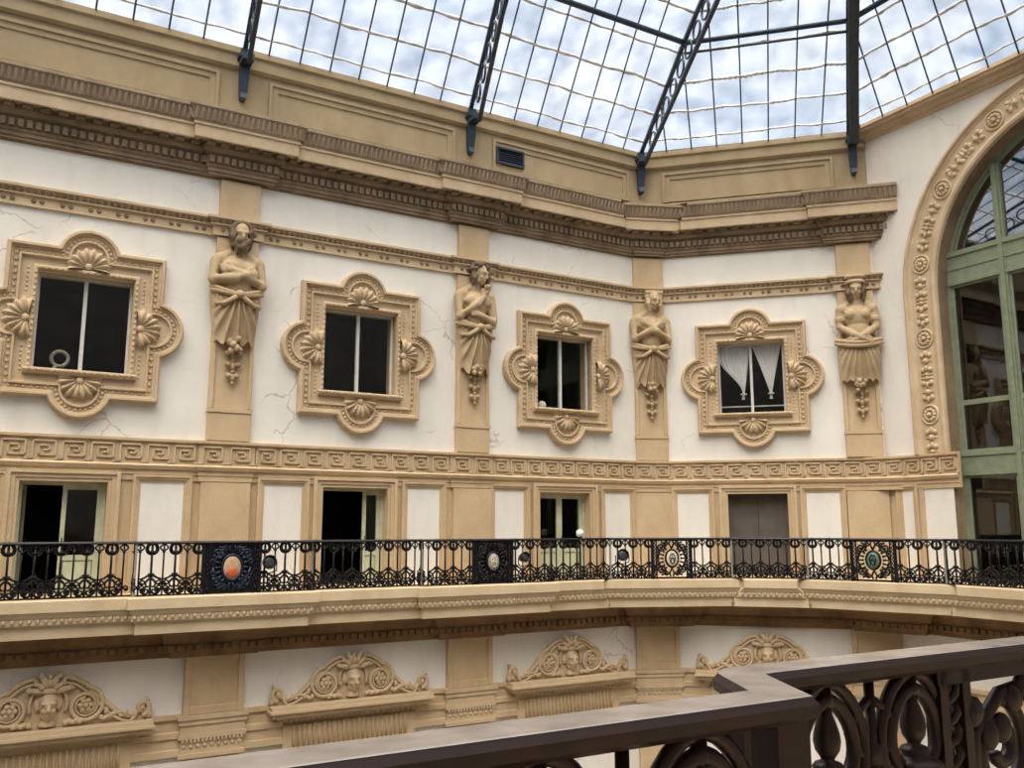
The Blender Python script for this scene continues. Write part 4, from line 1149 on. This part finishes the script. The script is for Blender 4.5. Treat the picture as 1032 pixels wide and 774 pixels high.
def medallion(u, w, mat, style, label):
    p, t = at_len(u)
    root = thing('medallion_panel', label, 'railing panel', (p.x, p.y, ZB), atan2(t.y, t.x), 'medallion panels of the railing')
    mb = MB(); h = w/2
    mb.sweep([Vector((-h,0,0)), Vector((h,0,0))], [(d, z + RH) for d, z in TOPP]); mb.build('handrail', M['black'], root)
    mb = MB()
    for x in (-h + .02, -h + .10, h - .10, h - .02): mb.box(x - .016, x + .016, -.02, .02, 0, RH - .05)
    for sx in (-1, 1): mb.tube([(sx*(h - .06) + .014*cos(i*1.6), .014*sin(i*1.6), .03 + (RH - .1)*i/40) for i in range(41)], .012, 5)
    mb.box(-h, h, -.02, .02, .01, .05); mb.box(-h, h, -.02, .02, RH - .085, RH - .05); mb.build('panel_frame', M['black'], root)
    cz = .50
    global FAT
    FAT = 1.5
    mb = FatMB()
    for sx in (-1, 1):
        for sz in (-1, 1):
            mb.tube(spiral(sx*.27, cz + sz*.28, .12, .03, 1.5, pi/2*sz, sx*sz, 0, 20), .017, 6)
            mb.tube([(sx*.12, 0, cz + sz*.40), (sx*.22, 0, cz + sz*.30), (sx*.33, 0, cz + sz*.12), (sx*.36, 0, cz)], .018, 6)
            for i in range(4): mb.ball((sx*(.16 + .06*i), -.01, cz + sz*(.37 - .05*i)), (.035, .02, .035), 6, 5)
            mb.tube(spiral(sx*.13, cz + sz*.36, .07, .02, 1.3, -pi/2*sz, sx*sz, 0, 16), .013, 6); mb.tube(spiral(sx*.36, cz + sz*.12, .06, .02, 1.3, pi/2*sz, sx*sz, 0, 16), .013, 6)
            mb.tube([(0, 0, cz + sz*.24), (sx*.06, 0, cz + sz*.36), (sx*.03, 0, cz + sz*.44)], .016, 6)
        for i in range(7):
            a = -.9 + 1.8*i/6; mb.tube([(sx*.22*cos(a), -.01, cz + .27*sin(a)), (sx*.34*cos(a), -.01, cz + .38*sin(a))], [.022, .010], 5)
    mb.build('scrollwork', M['black'] if style != 'solid' else M['blue'], root)
    if style in ('solid', 'plate'):
        mb = MB(); mb.box(-h + .03, h - .03, .01, .03, .05, RH - .06); mb.build('back_plate', M['black'], root)
    mb = MB()
    n = 28; rx, rz_ = (.18, .23) if style == 'solid' else (.155, .20)
    mb.tube([(rx*1.05*cos(2*pi*i/n), -.02, cz + rz_*1.05*sin(2*pi*i/n)) for i in range(n)], .028, 6, loop=True); mb.build('medallion_rim', M['black'] if style != 'solid' else M['blue'], root)
    mb = MB(); mb.ball((0, -.015, cz), (rx, .05, rz_), 20, 12); o = med = mb.build('medallion', mat, root)
    mb = MB()
    if style == 'solid': mb.ball((0, -.03, cz - .08), (.13, .045, .12), 14, 8); mb.build('emblem', M['terra'], med)
    else:
        mb.tube([(.07*cos(a), -.06, cz + .12*sin(a)) for a in [2*pi*i/14 for i in range(14)]], .014, 5, loop=True)
        mb.tube([(-.045, -.065, cz - .08), (0, -.065, cz + .08), (.045, -.065, cz - .08)], .013, 5); mb.tube([(-.05, -.065, cz), (.05, -.065, cz)], .012, 5); mb.build('emblem', M['black'] if style == 'dark' else M['cream'], med)
medallion(um[1], PWID[1], M['tanen'], 'solid', 'railing panel with the terracotta and cream oval medallion')
medallion(um[2], PWID[2], M['greyen'], 'plate', 'dark railing panel with a grey oval medallion below the second statue')
medallion(um[3], PWID[3], M['cream'], 'dark', 'railing panel with a pale oval medallion at the corner')
medallion(um[4], PWID[4], M['verdi'], 'dark', 'railing panel with a greenish medallion beside the arch')
# floodlights clamped to the railing
for u, r, label in ((um[1] + .70, .14, 'round black floodlight on the railing right of the terracotta medallion'), (um[2] + .78, .12, 'small black floodlight on the railing right of the grey medallion'), (um[3] - 1.28, .15, 'black floodlight on the railing left of the corner medallion')):
    p, t = at_len(u)
    root = thing('floodlight', label, 'floodlight', (p.x, p.y, ZB), atan2(t.y, t.x), 'floodlights on the railing')
    mb = MB(); mb.T = Matrix.Translation((0, -.06, .58)) @ Matrix.Rotation(radians(80), 4, 'X')
    mb.lathe([(.03,-.12),(r*.7,-.11),(r*.9,-.02),(r,.06),(r,.10),(r*.86,.10),(r*.84,.05)], 18); hous = mb.build('housing', M['black'], root)
    mb = MB(); mb.T = Matrix.Translation((0, -.06, .58)) @ Matrix.Rotation(radians(80), 4, 'X'); mb.ball((0,0,.05), (r*.8, r*.8, .02), 16, 6); mb.build('lens', M['floodlens'], hous)
    mb = MB(); mb.tube([(-r - .02,-.06,.58),(-r - .02,-.06,.42),(0,-.02,.36),(r + .02,-.06,.42),(r + .02,-.06,.58)], .014, 6); mb.tube([(0,-.02,.36),(0,-.0,.1)], .016, 6); mb.build('bracket', M['black'], root)
# globe lamp standing behind the rail by the green door
p = on('L', 2.72, .55)
root = thing('globe_lamp', 'white globe lamp on a dark post before the closed green double door', 'lamp', (p.x, p.y, ZB), 0)
mb = MB(); mb.ball((0,0,1.12), .10, 16, 12); mb.build('globe', M['lamp'], root)
mb = MB(); mb.lathe([(.10,0),(.10,.03),(.03,.06),(.022,.95),(.05,.99),(.06,1.04)], 12); mb.build('post', M['black'], root)

# ------------------------------------------------------------------ the near railing
def nearpt(a, b, z=0): return our(a, b, z)
ZC = -.27
CAPP = [(-.05,-.03),(-.052,-.012),(-.042,.0),(.042,.0),(.052,-.012),(.05,-.03),(.03,-.042),(-.03,-.042)]
def near_cap(pts, root, rnd=True):
    mb = MB(); mb.sweep([Vector((p.x, p.y, 0)) for p in pts], [(d, z) for d, z in CAPP]); return mb.build('handrail', M['rail'], root)
NB1, NB2 = 1.085, 1.285
ME_NORN = mesh_of(baluster_mesh('orn', True, 1.01 - .03), 'baluster', M['rail'])
ME_NBAR = mesh_of(baluster_mesh('bar', True, 1.01 - .03), 'plain_bar', M['rail'])
no = nearpt(1.1, NB1, ZC - 1.01)
near = thing('near_railing', 'dark near balcony railing with broad pale-topped handrail crossing the bottom right', 'railing', no, 0)
noff = Vector((-no.x, -no.y, 0))
mid_ = [nearpt(1.135, NB1), nearpt(1.208, NB2 - .05), nearpt(1.224, NB2 - .02), nearpt(1.245, NB2 - .005), nearpt(1.275, NB2)]
npts = [nearpt(-3.5, NB1)] + mid_ + [nearpt(5.0, NB2)]
mb = MB(); mb.sweep(npts, CAPP); q = mb.build('handrail', M['rail'], near); q.location = noff + Vector((0, 0, 1.01))
mb = MB(); mb.sweep(npts, [(-.043,.0),(.043,.0),(.040,.0015),(-.040,.0015)]); q = mb.build('skylit_top', M['skylit'], near); q.location = noff + Vector((0, 0, 1.01)); q['label'] = 'grey upper face of the handrail, sky sheen painted in'
for nm, z0, z1, w in (('bottom_rail', .01, .04, .02),):
    mb = MB(); mb.sweep(npts, [(-w, z0), (w, z0), (w, z1), (-w, z1)]); q = mb.build(nm, M['rail'], near); q.location = noff
def nput(me, nm, a, b):
    q = nearpt(a, b) - Vector((no.x, no.y, 0)); put(me, nm, near, (q.x, q.y, 0), radians(30))
for k in range(9):
    nput(ME_NORN, 'baluster', .955 - .29*k, NB1); nput(ME_NBAR, 'plain_bar', .81 - .29*k, NB1)
for a in (1.466, 1.733): nput(ME_NORN, 'baluster', a, NB2)
for a in (1.335, 1.60): nput(ME_NBAR, 'plain_bar', a, NB2)
for a, b in ((1.135, NB1 + .005), (1.25, NB2)):
    q = nearpt(a, b) - Vector((no.x, no.y, 0))
    mb = MB(); mb.T = Matrix.Translation((q.x, q.y, 0)) @ Matrix.Rotation(radians(30), 4, 'Z')
    mb.box(-.036, .036, -.03, .03, 0, .975); mb.lathe([(.06,0),(.06,.06),(.04,.1)], 10); mb.build('post', M['rail'], near)
# dense scrollwork panel at the right, part of the same railing
q = nearpt(1.80 + .45, NB2) - Vector((no.x, no.y, 0))
NT = Matrix.Translation((q.x, q.y, 0)) @ Matrix.Rotation(radians(30), 4, 'Z'); root = near
mb = MB(); mb.T = NT; h = .45; H = .972
for x in (-h + .02, -h + .10, h - .10, h - .02): mb.box(x - .014, x + .014, -.02, .02, 0, H)
for sx in (-1, 1):
    for q in range(2): mb.tube([(sx*(h - .06) + .016*cos(i*.9 + pi*q), .016*sin(i*.9 + pi*q), .03 + (H - .06)*i/70) for i in range(71)], .010, 6)
mb.box(-h, h, -.02, .02, .01, .05); mb.box(-h, h, -.02, .02, H - .035, H); mb.build('panel_frame', M['rail'], root)
mb = MB(); mb.T = NT; cz = .48
for sx in (-1, 1):
    for sz in (-1, 1):
        mb.tube(spiral(sx*.22, cz + sz*.30, .11, .02, 1.7, pi/2*sz, sx*sz, 0, 36), .016, 8)
        mb.tube(spiral(sx*.27, cz + sz*.11, .07, .015, 1.5, -pi/2*sz, -sx*sz, 0, 30), .014, 8)
        mb.tube([(sx*.10, 0, cz + sz*.43), (sx*.2, 0, cz + sz*.42), (sx*.31, 0, cz + sz*.34), (sx*.32, 0, cz + sz*.2)], .016, 8)
        for i in range(6): mb.ball((sx*(.07 + .05*i), -.01, cz + sz*(.38 + .05*sin(i*1.3))), (.03, .02, .035), 8, 6)
        mb.tube([(0, 0, cz + sz*.22), (sx*.06, 0, cz + sz*.34), (sx*.02, 0, cz + sz*.45)], .016, 8)
    for i in range(9):
        a = -1.1 + 2.2*i/8; mb.tube([(sx*.18*cos(a), -.01, cz + .23*sin(a)), (sx*.27*cos(a), -.01, cz + .33*sin(a))], [.02, .009], 6)
mb.build('scrollwork', M['rail'], root)
mb = MB(); mb.T = NT; mb.tube([(.15*cos(2*pi*i/28), -.01, cz + .19*sin(2*pi*i/28)) for i in range(28)], .025, 8, loop=True); mb.build('medallion_rim', M['rail'], root)
mb = MB(); mb.T = NT; mb.ball((0, -.01, cz), (.145, .035, .185), 20, 12); mb.build('medallion', M['verdi'], root)
# ------------------------------------------------------------------ glass roof
ZR0, ZR1, ZR2, ZR3 = 10.62, 12.18, 13.45, 14.4
B1 = on('L', .12); B2 = on('S', 5.67, .02); 
H1 = on('S', 1.46, 3.28); H2 = on('S', 5.43, 3.28)
def ext(b, h, z, k=2.0): 
    p = b + (h - b)*k; return Vector((p.x, p.y, z))
def zz(p, z): return Vector((p.x, p.y, z))
RB = on('R', RLEN, .3); BL = on('L', LLEN)
ring0 = [BL, B1, B2, RB] + OCT[4:]
ins1 = offset(OCT + [OCT[0], OCT[1]], 3.4)   # symmetrical inset for the faces behind the camera
def inset(d):
    n = 8; out = []
    for i in range(n):
        a, b, c = OCT[i-1], OCT[i], OCT[(i+1) % n]
        n1, n2 = rightn((b - a).normalized()), rightn((c - b).normalized()); bb = (n1 + n2).normalized(); out.append(b + bb*(d/bb.dot(n1)))
    return out
i1, i2, i3 = inset(3.4), inset(6.7), inset(9.3)
# on the left face the purlin runs parallel to the wall from H1
def purl_left(h):
    q = h - dL*16.2; return q
ring1 = [purl_left(H1), H1, H2, H2 + dR*8.2] + i1[4:]
H1b, H2b = ext(B1, H1, 0), ext(B2, H2, 0)
ring2 = [H1b - dL*12.4, H1b, H2b, H2b + dR*5.4] + i2[4:]
FACE = ['left', 'corner', 'right', 'far chamfer', 'behind', 'back chamfer', 'far left', 'left chamfer']
sag = lambda u: 0
for i in range(8):
    j = (i + 1) % 8; mb = MB()
    a0, b0, a1, b1, a2, b2 = ring0[i], ring0[j], ring1[i], ring1[j], ring2[i], ring2[j]
    # split into strips so that the quads stay nearly flat
    for k in range(6):
        u0, u1 = k/6, (k+1)/6
        for (p, q, r, s_, zl, zh) in ((a0, b0, a1, b1, ZR0, ZR1), (a1, b1, a2, b2, ZR1, ZR2)):
            mb.poly([zz(p.lerp(q, u0), zl), zz(p.lerp(q, u1), zl), zz(r.lerp(s_, u1), zh), zz(r.lerp(s_, u0), zh)])
    mb.poly([zz(a2, ZR2), zz(b2, ZR2), zz(i3[j], ZR3), zz(i3[i], ZR3)])
    o = mb.build('ceiling_glass', M['roofglass']); struct(o, 'sloping glass roof face, ' + FACE[i], 'glass roof')
    gp = o
    if i > 2: continue
    # lap joints between the rows of panes
    for q, (u, r) in enumerate(((.13,.028),(.38,.036),(.64,.042),(.9,.036),(1.22,.036),(1.5,.04),(1.8,.036))):
        mb = MB(); n = 140; L = []
        for m in range(n + 1):
            f = m/n
            if u < 1: p, zq = a0.lerp(b0, f).lerp(a1.lerp(b1, f), u), ZR0 + (ZR1 - ZR0)*u
            else: p, zq = a1.lerp(b1, f).lerp(a2.lerp(b2, f), u - 1), ZR1 + (ZR2 - ZR1)*(u - 1)
            span = (b0 - a0).length; w = abs(sin(pi*f*span/.72))
            nn = noise.noise(Vector((f*span*.9, q*7.3, i*3.1)))
            L.append(Vector((p.x, p.y, zq - .03 - .02*w + .06*nn)))
        mb.tube(L, [r*(.8 + 1.2*abs(noise.noise(Vector((m*.25, q, i))))) for m in range(n + 1)], 5); mb.build('lap_joint', M['putty'], gp)
# glazing bars
def bar(pts, parent, r=.021):
    mb = MB(); mb.tube(pts, r, 5); mb.build('glazing_bar', M['iron'], parent)
glassL, glassS, glassR = [o for o in COL.objects if o.name.startswith('ceiling_glass')][:3]
def S_of(p, o, d): return (p - o).dot(d)
sH1, dH1 = -S_of(H1 - C1, Vector(), dL), S_of(H1 - C1, Vector(), nL)
n = 0
for k in range(1, 26):
    s0 = .72*k
    if any(abs(s0 - q) < .3 for q in (5.50, 11.26, 17.0)): continue
    s1 = s0 + (14.4 - s0)*.10; s2 = s0 + 2*(s1 - s0)
    z0 = .05
    pts = [on('L', s0, 0, ZR0 - .05), on('L', s1, dH1, ZR1 - .06)]
    p2 = on('L', s2, 2*dH1, ZR2 - .06)
    bar(pts + [p2], glassL)
hs1, hd1 = S_of(H1 - C1, Vector(), dS), S_of(H1 - C1, Vector(), nS)
hs2, hd2 = S_of(H2 - C1, Vector(), dS), S_of(H2 - C1, Vector(), nS)
def Sline(s, d): return on('S', s, d, (ZR0 + (ZR1 - ZR0)*d/hd1 if d < hd1 else ZR1 + (ZR2 - ZR1)*(d - hd1)/hd1) - .06)
for k in range(1, 8):
    s0 = .70*k
    dmax = min(2*hd1, s0/hs1*hd1, (5.67 - s0)/(5.67 - hs2 + 1e-6)*hd1 if hs2 < 5.67 else 9)
    pts = [Sline(s0, 0)]
    if dmax > hd1: pts.append(Sline(s0, hd1))
    pts.append(Sline(s0, dmax)); bar(pts, glassS)
hr, hdr = S_of(H2 - C2, Vector(), dR), S_of(H2 - C2, Vector(), nR)
br, bdr = S_of(B2 - C2, Vector(), dR), S_of(B2 - C2, Vector(), nR)
for k in range(0, 15):
    s0 = .12 + .72*k
    if abs(s0 - 5.4) < .3: continue
    lean = .47 - .036*s0
    def Rp(d):
        f = (d - bdr)/(hdr - bdr); z = ZR0 + (ZR1 - ZR0)*f if f < 1 else ZR1 + (ZR2 - ZR1)*(f - 1)
        return on('R', s0 + lean*(d - .3), d, z - .06)
    # clip on the hip
    dm = 2*hdr - bdr
    for q in range(1, 200):
        d = bdr + (2*(hdr - bdr))*q/200; hs = br + (hr - br)*(d - bdr)/(hdr - bdr)
        if s0 + lean*(d - .3) < hs: dm = d; break
    pts = [Rp(.3)] + ([Rp(hdr)] if dm > hdr else []) + [Rp(dm)]
    if dm > .45: bar(pts, glassR)
for i, gp in enumerate([o for o in COL.objects if o.name.startswith('ceiling_glass')][3:8], 3):
    j = (i + 1) % 8; L = (ring0[j] - ring0[i]).length; n = int(L/.9)
    for k in range(1, n):
        f = k/n
        bar([zz(ring0[i].lerp(ring0[j], f), ZR0 - .05), zz(ring1[i].lerp(ring1[j], f), ZR1 - .06), zz(ring2[i].lerp(ring2[j], f), ZR2 - .06)], gp, .035)
# trussed ribs with rings between their chords, and cast brackets at their feet
def rib(label, foot, mid, top, rz, foot_dir, CW=.05):
    root = thing('roof_rib', label, 'roof rib', zz(foot, ZR0 - 1.25), 0, 'iron ribs of the glass roof')
    base = Vector((foot.x, foot.y, ZR0 - 1.25))
    A = [zz(foot, ZR0 - .06), zz(mid, ZR1 - .08), zz(top, ZR2 - .08)]
    dep = .85
    Bc = [zz(foot + foot_dir*.55, ZR0 - .46), zz(mid, ZR1 - .08 - dep), zz(top, ZR2 - .08 - dep)]
    def chord(pts, w):
        mb = MB(); t = (mid - foot); t.z = 0; t.normalize(); sd = Vector((t.y, -t.x, 0))*w
        mb.rings([[p - base + sd, p - base - sd, p - base - sd - Vector((0,0,.09)), p - base + sd - Vector((0,0,.09))] for p in pts], caps=True); return mb
    chord(A, CW).build('upper_chord', M['iron'], root); chord(Bc, CW).build('lower_chord', M['iron'], root)
    for q in range(1, 13):
        f = q/6.5
        if f < 1: p = foot.lerp(mid, f); z = ZR0 + (ZR1 - ZR0)*f
        else: p = mid.lerp(top, f - 1); z = ZR1 + (ZR2 - ZR1)*(f - 1)
        t = (mid - foot); t.z = 0; t.normalize()
        c = Vector((p.x, p.y, z - .08 - dep/2 - .05)) - base; r = .22
        if f < .2: continue
        mb = MB(); mb.tube([c + t*r*cos(2*pi*i/12) + Vector((0,0,r*sin(2*pi*i/12))) for i in range(12)], .03, 5, loop=True); mb.build('truss_ring', M['iron'], root)
    mb = MB(); mb.T = Matrix.Rotation(rz, 4, 'Z')
    mb.box(-.16, .16, -.30, .05, .95, 1.02); mb.box(-.12, .12, -.50, .05, .80, .95); mb.box(-.10, .10, -.2, .05, 1.02, 1.2)
    mb.rings([[(-.10,-.19,.96),(.10,-.19,.96),(.10,.05,.96),(-.10,.05,.96)], [(-.10,-.17,.55),(.10,-.17,.55),(.10,.05,.55),(-.10,.05,.55)], [(-.085,-.12,.18),(.085,-.12,.18),(.085,.05,.18),(-.085,.05,.18)], [(-.07,-.15,.05),(.07,-.15,.05),(.07,.05,.05),(-.07,.05,.05)], [(-.05,-.08,.0),(.05,-.08,.0),(.05,.05,0),(-.05,.05,0)]], caps=True)
    mb.build('bracket', M['iron'], root)
for s0, w in ((17.02, 'at the far left of the long wall'), (11.34, 'rising above the leftmost statue'), (5.62, 'rising above the second statue')):
    s1 = s0 + (14.4 - s0)*.105
    rib('blue grey iron roof rib ' + w, on('L', s0), on('L', s1, dH1), on('L', s0 + 2*(s1 - s0), 2*dH1), ROT['L'], nL)
rib('blue grey iron hip rib rising from the corner of the two walls', B1 + BIS1*.06, H1, H1b, radians(7.5), BIS1)
rib('blue grey iron hip rib beside the arch wall', B2, H2, H2b, ROT['S'], nS, .12)
rib('blue grey iron roof rib above the arch at the right edge', on('R', 5.4, .3), on('R', 5.4 + .28*hdr, hdr), on('R', 5.4 + .56*hdr, 2*hdr), ROT['R'], nR)
# purlins
def purlin(a, b, label, w=.055, dz=-.1):
    mb = MB(); mb.tube([a + Vector((0,0,dz)), b + Vector((0,0,dz))], w, 6); t = mb.build('purlin', M['iron']); tag(t, label, 'purlin', 'iron purlins')
purlin(zz(ring1[0], ZR1), zz(H1, ZR1), 'thick iron purlin crossing the left roof face', .075, -.12)
purlin(zz(H1, ZR1), zz(H2, ZR1), 'thick iron purlin crossing the middle roof face', .07, -.14)
purlin(zz(H1, ZR1), zz(H2, ZR1), 'thin iron tie just below the middle purlin', .035, -.42)
purlin(zz(H2, ZR1), zz(ring1[3], ZR1), 'thick iron purlin crossing the right roof face', .075, -.12)
# roof eaves bead along the attic
mb = MB()
for a, b in ((BL, B1), (B1, B2), (B2, RB)): mb.tube([zz(a, ZR0 + .02), zz(b, ZR0 + .02)], .03, 5)
tag(mb.build('eaves_bar', M['iron']), 'dark iron edge bar where the glass roof meets the attic', 'bar')
# ridge covering of the middle of the roof
mb = MB(); mb.poly([zz(p, ZR3) for p in i3]); struct(mb.build('ceiling_glass', M['roofglass']), 'flat glass crown in the middle of the roof', 'glass roof')
# ventilation grille in the attic
mb_root = thing('vent_grille', 'small blue grey ventilation grille in the attic', 'vent', on('L', 4.45, .0, 9.32), ROT['L'])
mb = MB(); frame_box(mb, -.42, .42, 0, .46, .05, -.09, .0); mb.build('grille_frame', M['iron'], mb_root)
mb = MB()
for i in range(6): mb.rings([[(x, y, .06 + .06*i + z) for y, z in ((-.07,.0),(-.06,.0),(-.02,.05),(-.03,.05))] for x in (-.37,.37)], caps=True)
mb.build('louvres', M['iron'], mb_root)
mb = MB(); mb.box(-.38, .38, -.012, -.002, .04, .42); mb.build('back_plate', M['dark'], mb_root)

# ------------------------------------------------------------------ sky, sun, camera
w = bpy.data.worlds.new('sky'); SC.world = w; w.use_nodes = True
nt = w.node_tree; bg = nt.nodes['Background']
tc = nt.nodes.new('ShaderNodeTexCoord')
mp = nt.nodes.new('ShaderNodeMapping'); mp.inputs['Scale'].default_value = (2.2, 2.2, 4.5); mp.inputs['Location'].default_value = (.4, 1.3, 0)
nz = nt.nodes.new('ShaderNodeTexNoise'); nz.inputs['Scale'].default_value = 2.0; nz.inputs['Detail'].default_value = 7; nz.inputs['Roughness'].default_value = .6
cr = nt.nodes.new('ShaderNodeValToRGB'); cr.color_ramp.elements[0].position = .42; cr.color_ramp.elements[1].position = .66
cr.color_ramp.elements[0].color = (.32, .46, .66, 1); cr.color_ramp.elements[1].color = (.74, .80, .90, 1)
nt.links.new(tc.outputs['Generated'], mp.inputs['Vector']); nt.links.new(mp.outputs['Vector'], nz.inputs['Vector']); nt.links.new(nz.outputs['Fac'], cr.inputs['Fac'])
sp = nt.nodes.new('ShaderNodeSeparateXYZ'); nt.links.new(tc.outputs['Generated'], sp.inputs[0])
gr = nt.nodes.new('ShaderNodeMapRange'); gr.interpolation_type = 'SMOOTHSTEP'
gr.inputs['From Min'].default_value = .50; gr.inputs['From Max'].default_value = .95; gr.inputs['To Min'].default_value = 1.0; gr.inputs['To Max'].default_value = ZENITH
nt.links.new(sp.outputs['Z'], gr.inputs['Value'])
mu = nt.nodes.new('ShaderNodeMath'); mu.operation = 'MULTIPLY'; mu.inputs[1].default_value = SKY
nt.links.new(gr.outputs['Result'], mu.inputs[0])
wm = nt.nodes.new('ShaderNodeMix'); wm.data_type = 'RGBA'; wm.inputs['B'].default_value = (1.0, .90, .77, 1)
g2 = nt.nodes.new('ShaderNodeMapRange'); g2.inputs['From Min'].default_value = .55; g2.inputs['From Max'].default_value = .8; nt.links.new(sp.outputs['Z'], g2.inputs['Value'])
nt.links.new(g2.outputs['Result'], wm.inputs['Factor']); nt.links.new(cr.outputs['Color'], wm.inputs['A'])
nt.links.new(wm.outputs['Result'], bg.inputs['Color']); nt.links.new(mu.outputs[0], bg.inputs['Strength'])
L = bpy.data.lights.new('sun', 'SUN'); L.energy = SUN; L.angle = radians(60); L.color = (1.0, .92, .82)
lo = bpy.data.objects.new('sun', L); COL.objects.link(lo)
d = Vector((.16, .52, -1.0)).normalized()          # light travels down towards the facade
lo.rotation_euler = d.to_track_quat('-Z', 'Y').to_euler(); lo.location = (0, 0, 30)
cam = bpy.data.cameras.new('camera'); co = bpy.data.objects.new('camera', cam); COL.objects.link(co)
cam.sensor_width = 36; cam.lens = 36*888/1032; cam.clip_start = .02; cam.clip_end = 300
co.location = (0, 0, 0); co.rotation_euler = (radians(90 + 9.2), 0, 0)
SC.camera = co
vs = SC.view_settings
SC.display_settings.display_device = 'sRGB'
vs.view_transform = 'Standard'; vs.look = 'None'; vs.exposure = EXPO; vs.gamma = 1.0; vs.use_curve_mapping = False
SC.cycles.use_denoising = True
SC.cycles.transparent_max_bounces = 16; SC.cycles.max_bounces = 10; SC.cycles.diffuse_bounces = 5
SC.cycles.sample_clamp_indirect = 6
